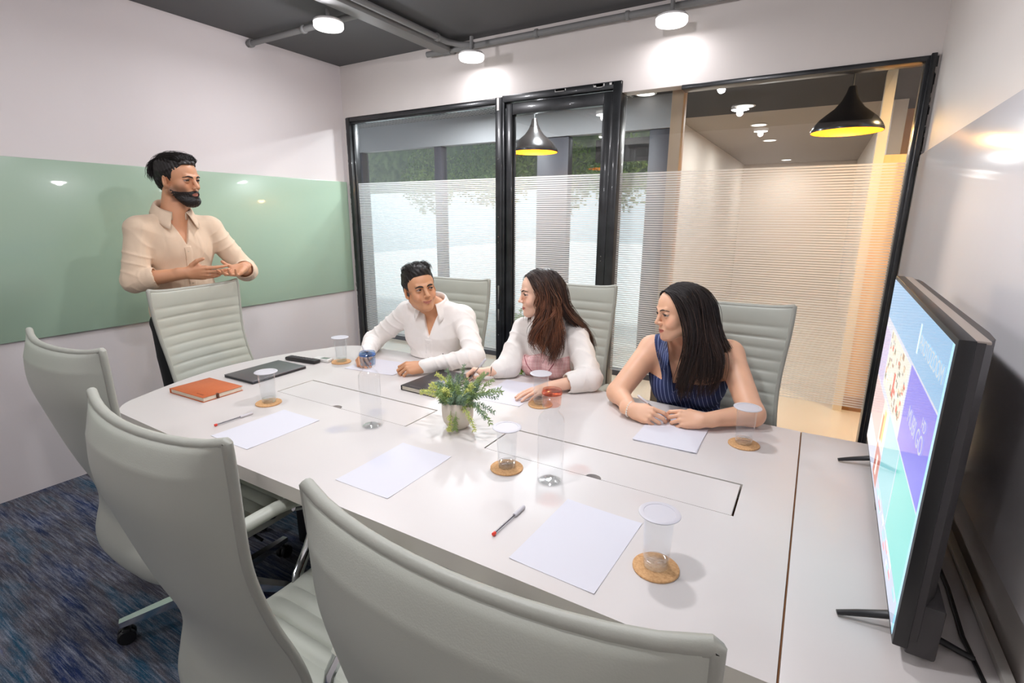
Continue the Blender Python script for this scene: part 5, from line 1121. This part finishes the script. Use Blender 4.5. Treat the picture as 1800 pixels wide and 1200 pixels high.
    v, f, c = join_np([scalp(hf, (44, 32, 28)), locks(F_, 2600, 3, hf, .0018, (.021, 1.55), cols, .007), locks(B_, 1700, 5, hf, .0018, (.007, 1.6), ((46, 33, 29), (116, 72, 52)), .008), locks(g2, 350, 4, hf, .0020, (.006, 1.6), cols, .006), locks(F_, 200, 9, hf, .0017, (.030, 1.9), ((60, 42, 34), (160, 102, 70)), .014, clump=12)])
    np_mesh('hair', v, f, HAIRM, root, c)
    MB().tube([wrR+ (frR.R[:, 1]*math.cos(a)*.027+frR.R[:, 2]*math.sin(a)*.022) for a in [2*PI*k/24 for k in range(25)]], .0022, 6).build('hair_tie', HB, root)
    tip = tR[0]; pen(tuple(tip+V3(-.004, -.012, .004)), (.50, .20, .70), 'clear pen held upright by the woman in the pink top', MILK)
    rebase(root, -1.09, 2.22)
woman_pink()

# ---- woman in the navy top
NAVY = mat('navy_pinstripe', (34, 46, 88), .75, bump=(400, .1))
def pin(m):
    nt = m.node_tree; N = nt.nodes.new; L = nt.links.new; b = nt.nodes['Principled BSDF']; tc = N('ShaderNodeTexCoord'); sp = N('ShaderNodeSeparateXYZ'); L(tc.outputs['Object'], sp.inputs[0])
    ad = N('ShaderNodeMath'); ad.operation = 'MULTIPLY_ADD'; ad.inputs[1].default_value = .22; L(sp.outputs['Z'], ad.inputs[0]); L(sp.outputs['X'], ad.inputs[2])
    mu = N('ShaderNodeMath'); mu.operation = 'MULTIPLY'; mu.inputs[1].default_value = 62; L(ad.outputs[0], mu.inputs[0]); fr = N('ShaderNodeMath'); fr.operation = 'FRACT'; L(mu.outputs[0], fr.inputs[0]); gt = N('ShaderNodeMath'); gt.operation = 'LESS_THAN'; gt.inputs[1].default_value = .11; L(fr.outputs[0], gt.inputs[0])
    mx = N('ShaderNodeMix'); mx.data_type = 'RGBA'; L(gt.outputs[0], mx.inputs[0]); mx.inputs[6].default_value = (*lin((34, 48, 92)), 1); mx.inputs[7].default_value = (*lin((142, 156, 196)), 1); L(mx.outputs[2], b.inputs['Base Color'])
pin(NAVY)
def woman_navy():
    root = thing('person', 'seated woman with long dark hair in a navy pinstriped one-shoulder top, hands together', 'person', (0, 0, 0))
    hf = frame(-140, -3, 3, (-.435, 2.05, 1.140), .96); T = frame(-84, -6, 2, (-.405, 2.155, .965))
    shL, shR = T.w((0, .155, -.005)), T.w((0, -.155, -.005)); elL, elR = V3(-.130, 1.975, .798), V3(-.635, 1.945, .800); wrL, wrR = V3(-.278, 1.850, .788), V3(-.535, 1.815, .788)
    V = Vol((-.72, 1.70, .64), (-.04, 2.36, 1.28), .0026); head(V, hf, False, .3, 1.0)
    V.cone(hf.w((-.028, 0, -.06)), T.w((-.012, 0, .03)), .049, .054, .02); torso(V, T, .148, .004, False)
    for s in (-1, 1): V.ell(T.w((.068, s*.066, -.150)), (.058, .068, .066), .025, rot=T.R)
    arm(V, shL, elL, wrL, (.052, .044, .042, .025), .03); arm(V, shR, elR, wrR, (.052, .044, .042, .025), .03)
    frL, tL = hand(V, wrL, (-.95, -.30, .0), (.12, -.72, .68), -1, .92, ((30, 40, 25), (40, 48, 28), (48, 52, 28), (54, 54, 28)), th=((.030, .032, -.012), (.060, .036, -.020), (.086, .026, -.026)))
    frR, tR = hand(V, wrR, (.97, -.22, .0), (-.15, -.72, .68), 1, .92, ((30, 40, 25), (40, 48, 28), (48, 52, 28), (54, 54, 28)), th=((.030, .032, -.012), (.060, .036, -.020), (.086, .026, -.026)))
    v, f = V.mesh(); np_mesh('body', v, f, SKIN, root, skin_col(v, hf, (228, 178, 146), (178, 72, 66), blush=.14, lipm=.002))
    eyes(hf, root, V, (4, 0), hair=HBR, browr=.0027, bz=.000, lashr=1.5)
    P = Vol((-.66, 1.90, .58), (-.14, 2.42, 1.04), .0032); torso(P, T, .150, .012, False)
    for s in (-1, 1): P.ell(T.w((.070, s*.066, -.150)), (.064, .074, .072), .025, rot=T.R)
    # bodice below the neckline, one strap over her right shoulder
    def reg(x, y, z):
        bod = z+.112-.10*np.abs(y)+.25*np.maximum(0, y)*0; bod = np.maximum(bod, np.abs(y)-.158)
        strap = np.maximum(np.maximum(np.abs(y+.098+.30*(z+.02))-.022, z-.075), -z-.16); return np.minimum(bod, strap)
    P.loc(T, reg, (-.22, -.22, -.5), (.25, .22, .12), 0, 'i'); rnd_cloth(P, .0012, 1.3, 1.1); P.put(lambda X, Y, Z: .7525-Z+0*X+0*Y-np.maximum(0, Y-2.06)*6, P.lo, P.lo+P.h*P.n, 0, 'i'); v, f = P.mesh(); tp = np_mesh('pinstriped_top', v, f, NAVY, root)
    # turned-down collar flap on the strap and the fold at the neckline
    def flap(pts2, name):
        pts = [P.hit(T.w((.24, y, z)), -T.R[:, 0])+T.R[:, 0]*dx for y, z, dx in pts2]; n = len(pts); vs = pts+[p-T.R[:, 0]*.003 for p in pts]; q = n//2
        F = [(i, i+1, n-2-i, n-1-i) for i in range(q-1)]; F2 = [tuple(a+n for a in f_[::-1]) for f_ in F]; rim = [(i, (i+1) % n) for i in range(n)]
        np_mesh(name, np.array(vs), np.array(F+F2+[(a, a+n, b+n, b) for a, b in rim]), NAVY, tp)
    flap([(-.052, .058, .004), (-.052, .035, .009), (-.060, .014, .010), (-.072, -.006, .011), (-.122, .006, .012), (-.116, .022, .010), (-.108, .042, .007), (-.098, .060, .004)], 'collar_flap')
    flap([(-.040, -.105, .004), (-.010, -.118, .008), (.03, -.122, .010), (.075, -.118, .004), (.070, -.140, .008), (.03, -.158, .013), (-.005, -.162, .012), (-.045, -.135, .006)], 'neckline_fold')
    legs(root, V3(-.40, 2.20, .56), T, [V3(-.50, 1.93, .52), V3(-.30, 1.93, .52)], [V3(-.5, 1.88, .09), V3(-.3, 1.88, .09)], BLACKCL, SHOE, r=(.085, .06, .055, .042))
    F_ = [[(.074, .004, .092), (.062, .048, .078), (.040, .080, .030), (.022, .092, -.035), (.016, .096, -.10), (.026, .098, -.17), (.050, .092, -.26), (.052, .066, -.330)],
         [(.045, .004, .114), (.025, .060, .094), (.006, .090, .045), (-.008, .101, -.03), (-.010, .108, -.11), (.006, .110, -.19), (.026, .105, -.28), (.030, .085, -.365)],
         [(.015, .004, .123), (-.015, .062, .100), (-.034, .093, .045), (-.044, .103, -.03), (-.050, .114, -.11), (-.052, .128, -.19), (-.044, .124, -.28), (-.020, .100, -.375)],
         [(-.01, .004, .124), (-.04, .062, .097), (-.062, .090, .045), (-.076, .099, -.03), (-.092, .118, -.11), (-.112, .134, -.18), (-.100, .134, -.27), (-.060, .110, -.360)]]
    B_ = [[(-.01, .004, .124), (-.045, .060, .097), (-.068, .088, .045), (-.084, .092, -.03), (-.110, .086, -.10), (-.170, .045, -.15), (-.225, .01, -.22), (-.240, .03, -.30)],
         [(-.03, .004, .122), (-.07, .052, .094), (-.098, .078, .03), (-.112, .080, -.05), (-.140, .074, -.12), (-.195, .03, -.18), (-.235, .01, -.26), (-.245, .03, -.34)],
         [(-.05, .0, .117), (-.10, .0, .077), (-.124, .0, .01), (-.132, .0, -.08), (-.150, .0, -.16), (-.17, .0, -.24), (-.185, .0, -.31), (-.19, .0, -.36)],
         [(-.03, -.004, .122), (-.07, -.050, .094), (-.098, -.076, .03), (-.108, -.080, -.05), (-.118, -.085, -.12), (-.125, -.085, -.18), (-.13, -.085, -.24), (-.14, -.08, -.30)]]
    g2 = [[(.074, -.004, .092), (.060, -.048, .075), (.036, -.078, .03), (.006, -.088, -.03), (-.01, -.086, -.08), (-.02, -.084, -.12), (-.03, -.08, -.15)], [(.01, -.004, .124), (-.02, -.062, .10), (-.04, -.09, .045), (-.048, -.094, -.03), (-.05, -.09, -.09), (-.05, -.09, -.14), (-.05, -.09, -.18)]]
    cols = ((32, 25, 24), (76, 56, 47))
    v, f, c = join_np([scalp(hf, (30, 23, 22)), locks(F_, 3200, 13, hf, .0018, (.004, 1.0), cols, .006), locks(B_, 1500, 15, hf, .0018, (.004, 1.0), cols, .007), locks(g2, 350, 14, hf, .0020, (.004, 1.2), cols, .005), locks(F_[:3], 260, 19, hf, .0017, (.010, 1.5), ((36, 27, 25), (86, 62, 50)), .011, clump=7)])
    np_mesh('hair', v, f, HAIRM, root, c)
    pb = MB()
    for k in range(22): a = 2*PI*k/22; pb.sphere(tuple(wrR-frR.R[:, 0]*.008+frR.R[:, 1]*math.cos(a)*.029+frR.R[:, 2]*math.sin(a)*.022), .0036, n=6)
    pb.build('pearl_bracelet', mat('pearl', (236, 228, 218), .25, coat=.5), root)
    pen(tuple(tR[0]+V3(.004, -.006, -.006)), (-.80, .12, .42), 'clear pen held by the woman in navy', MILK)
    rebase(root, -0.4, 2.18)
woman_navy()
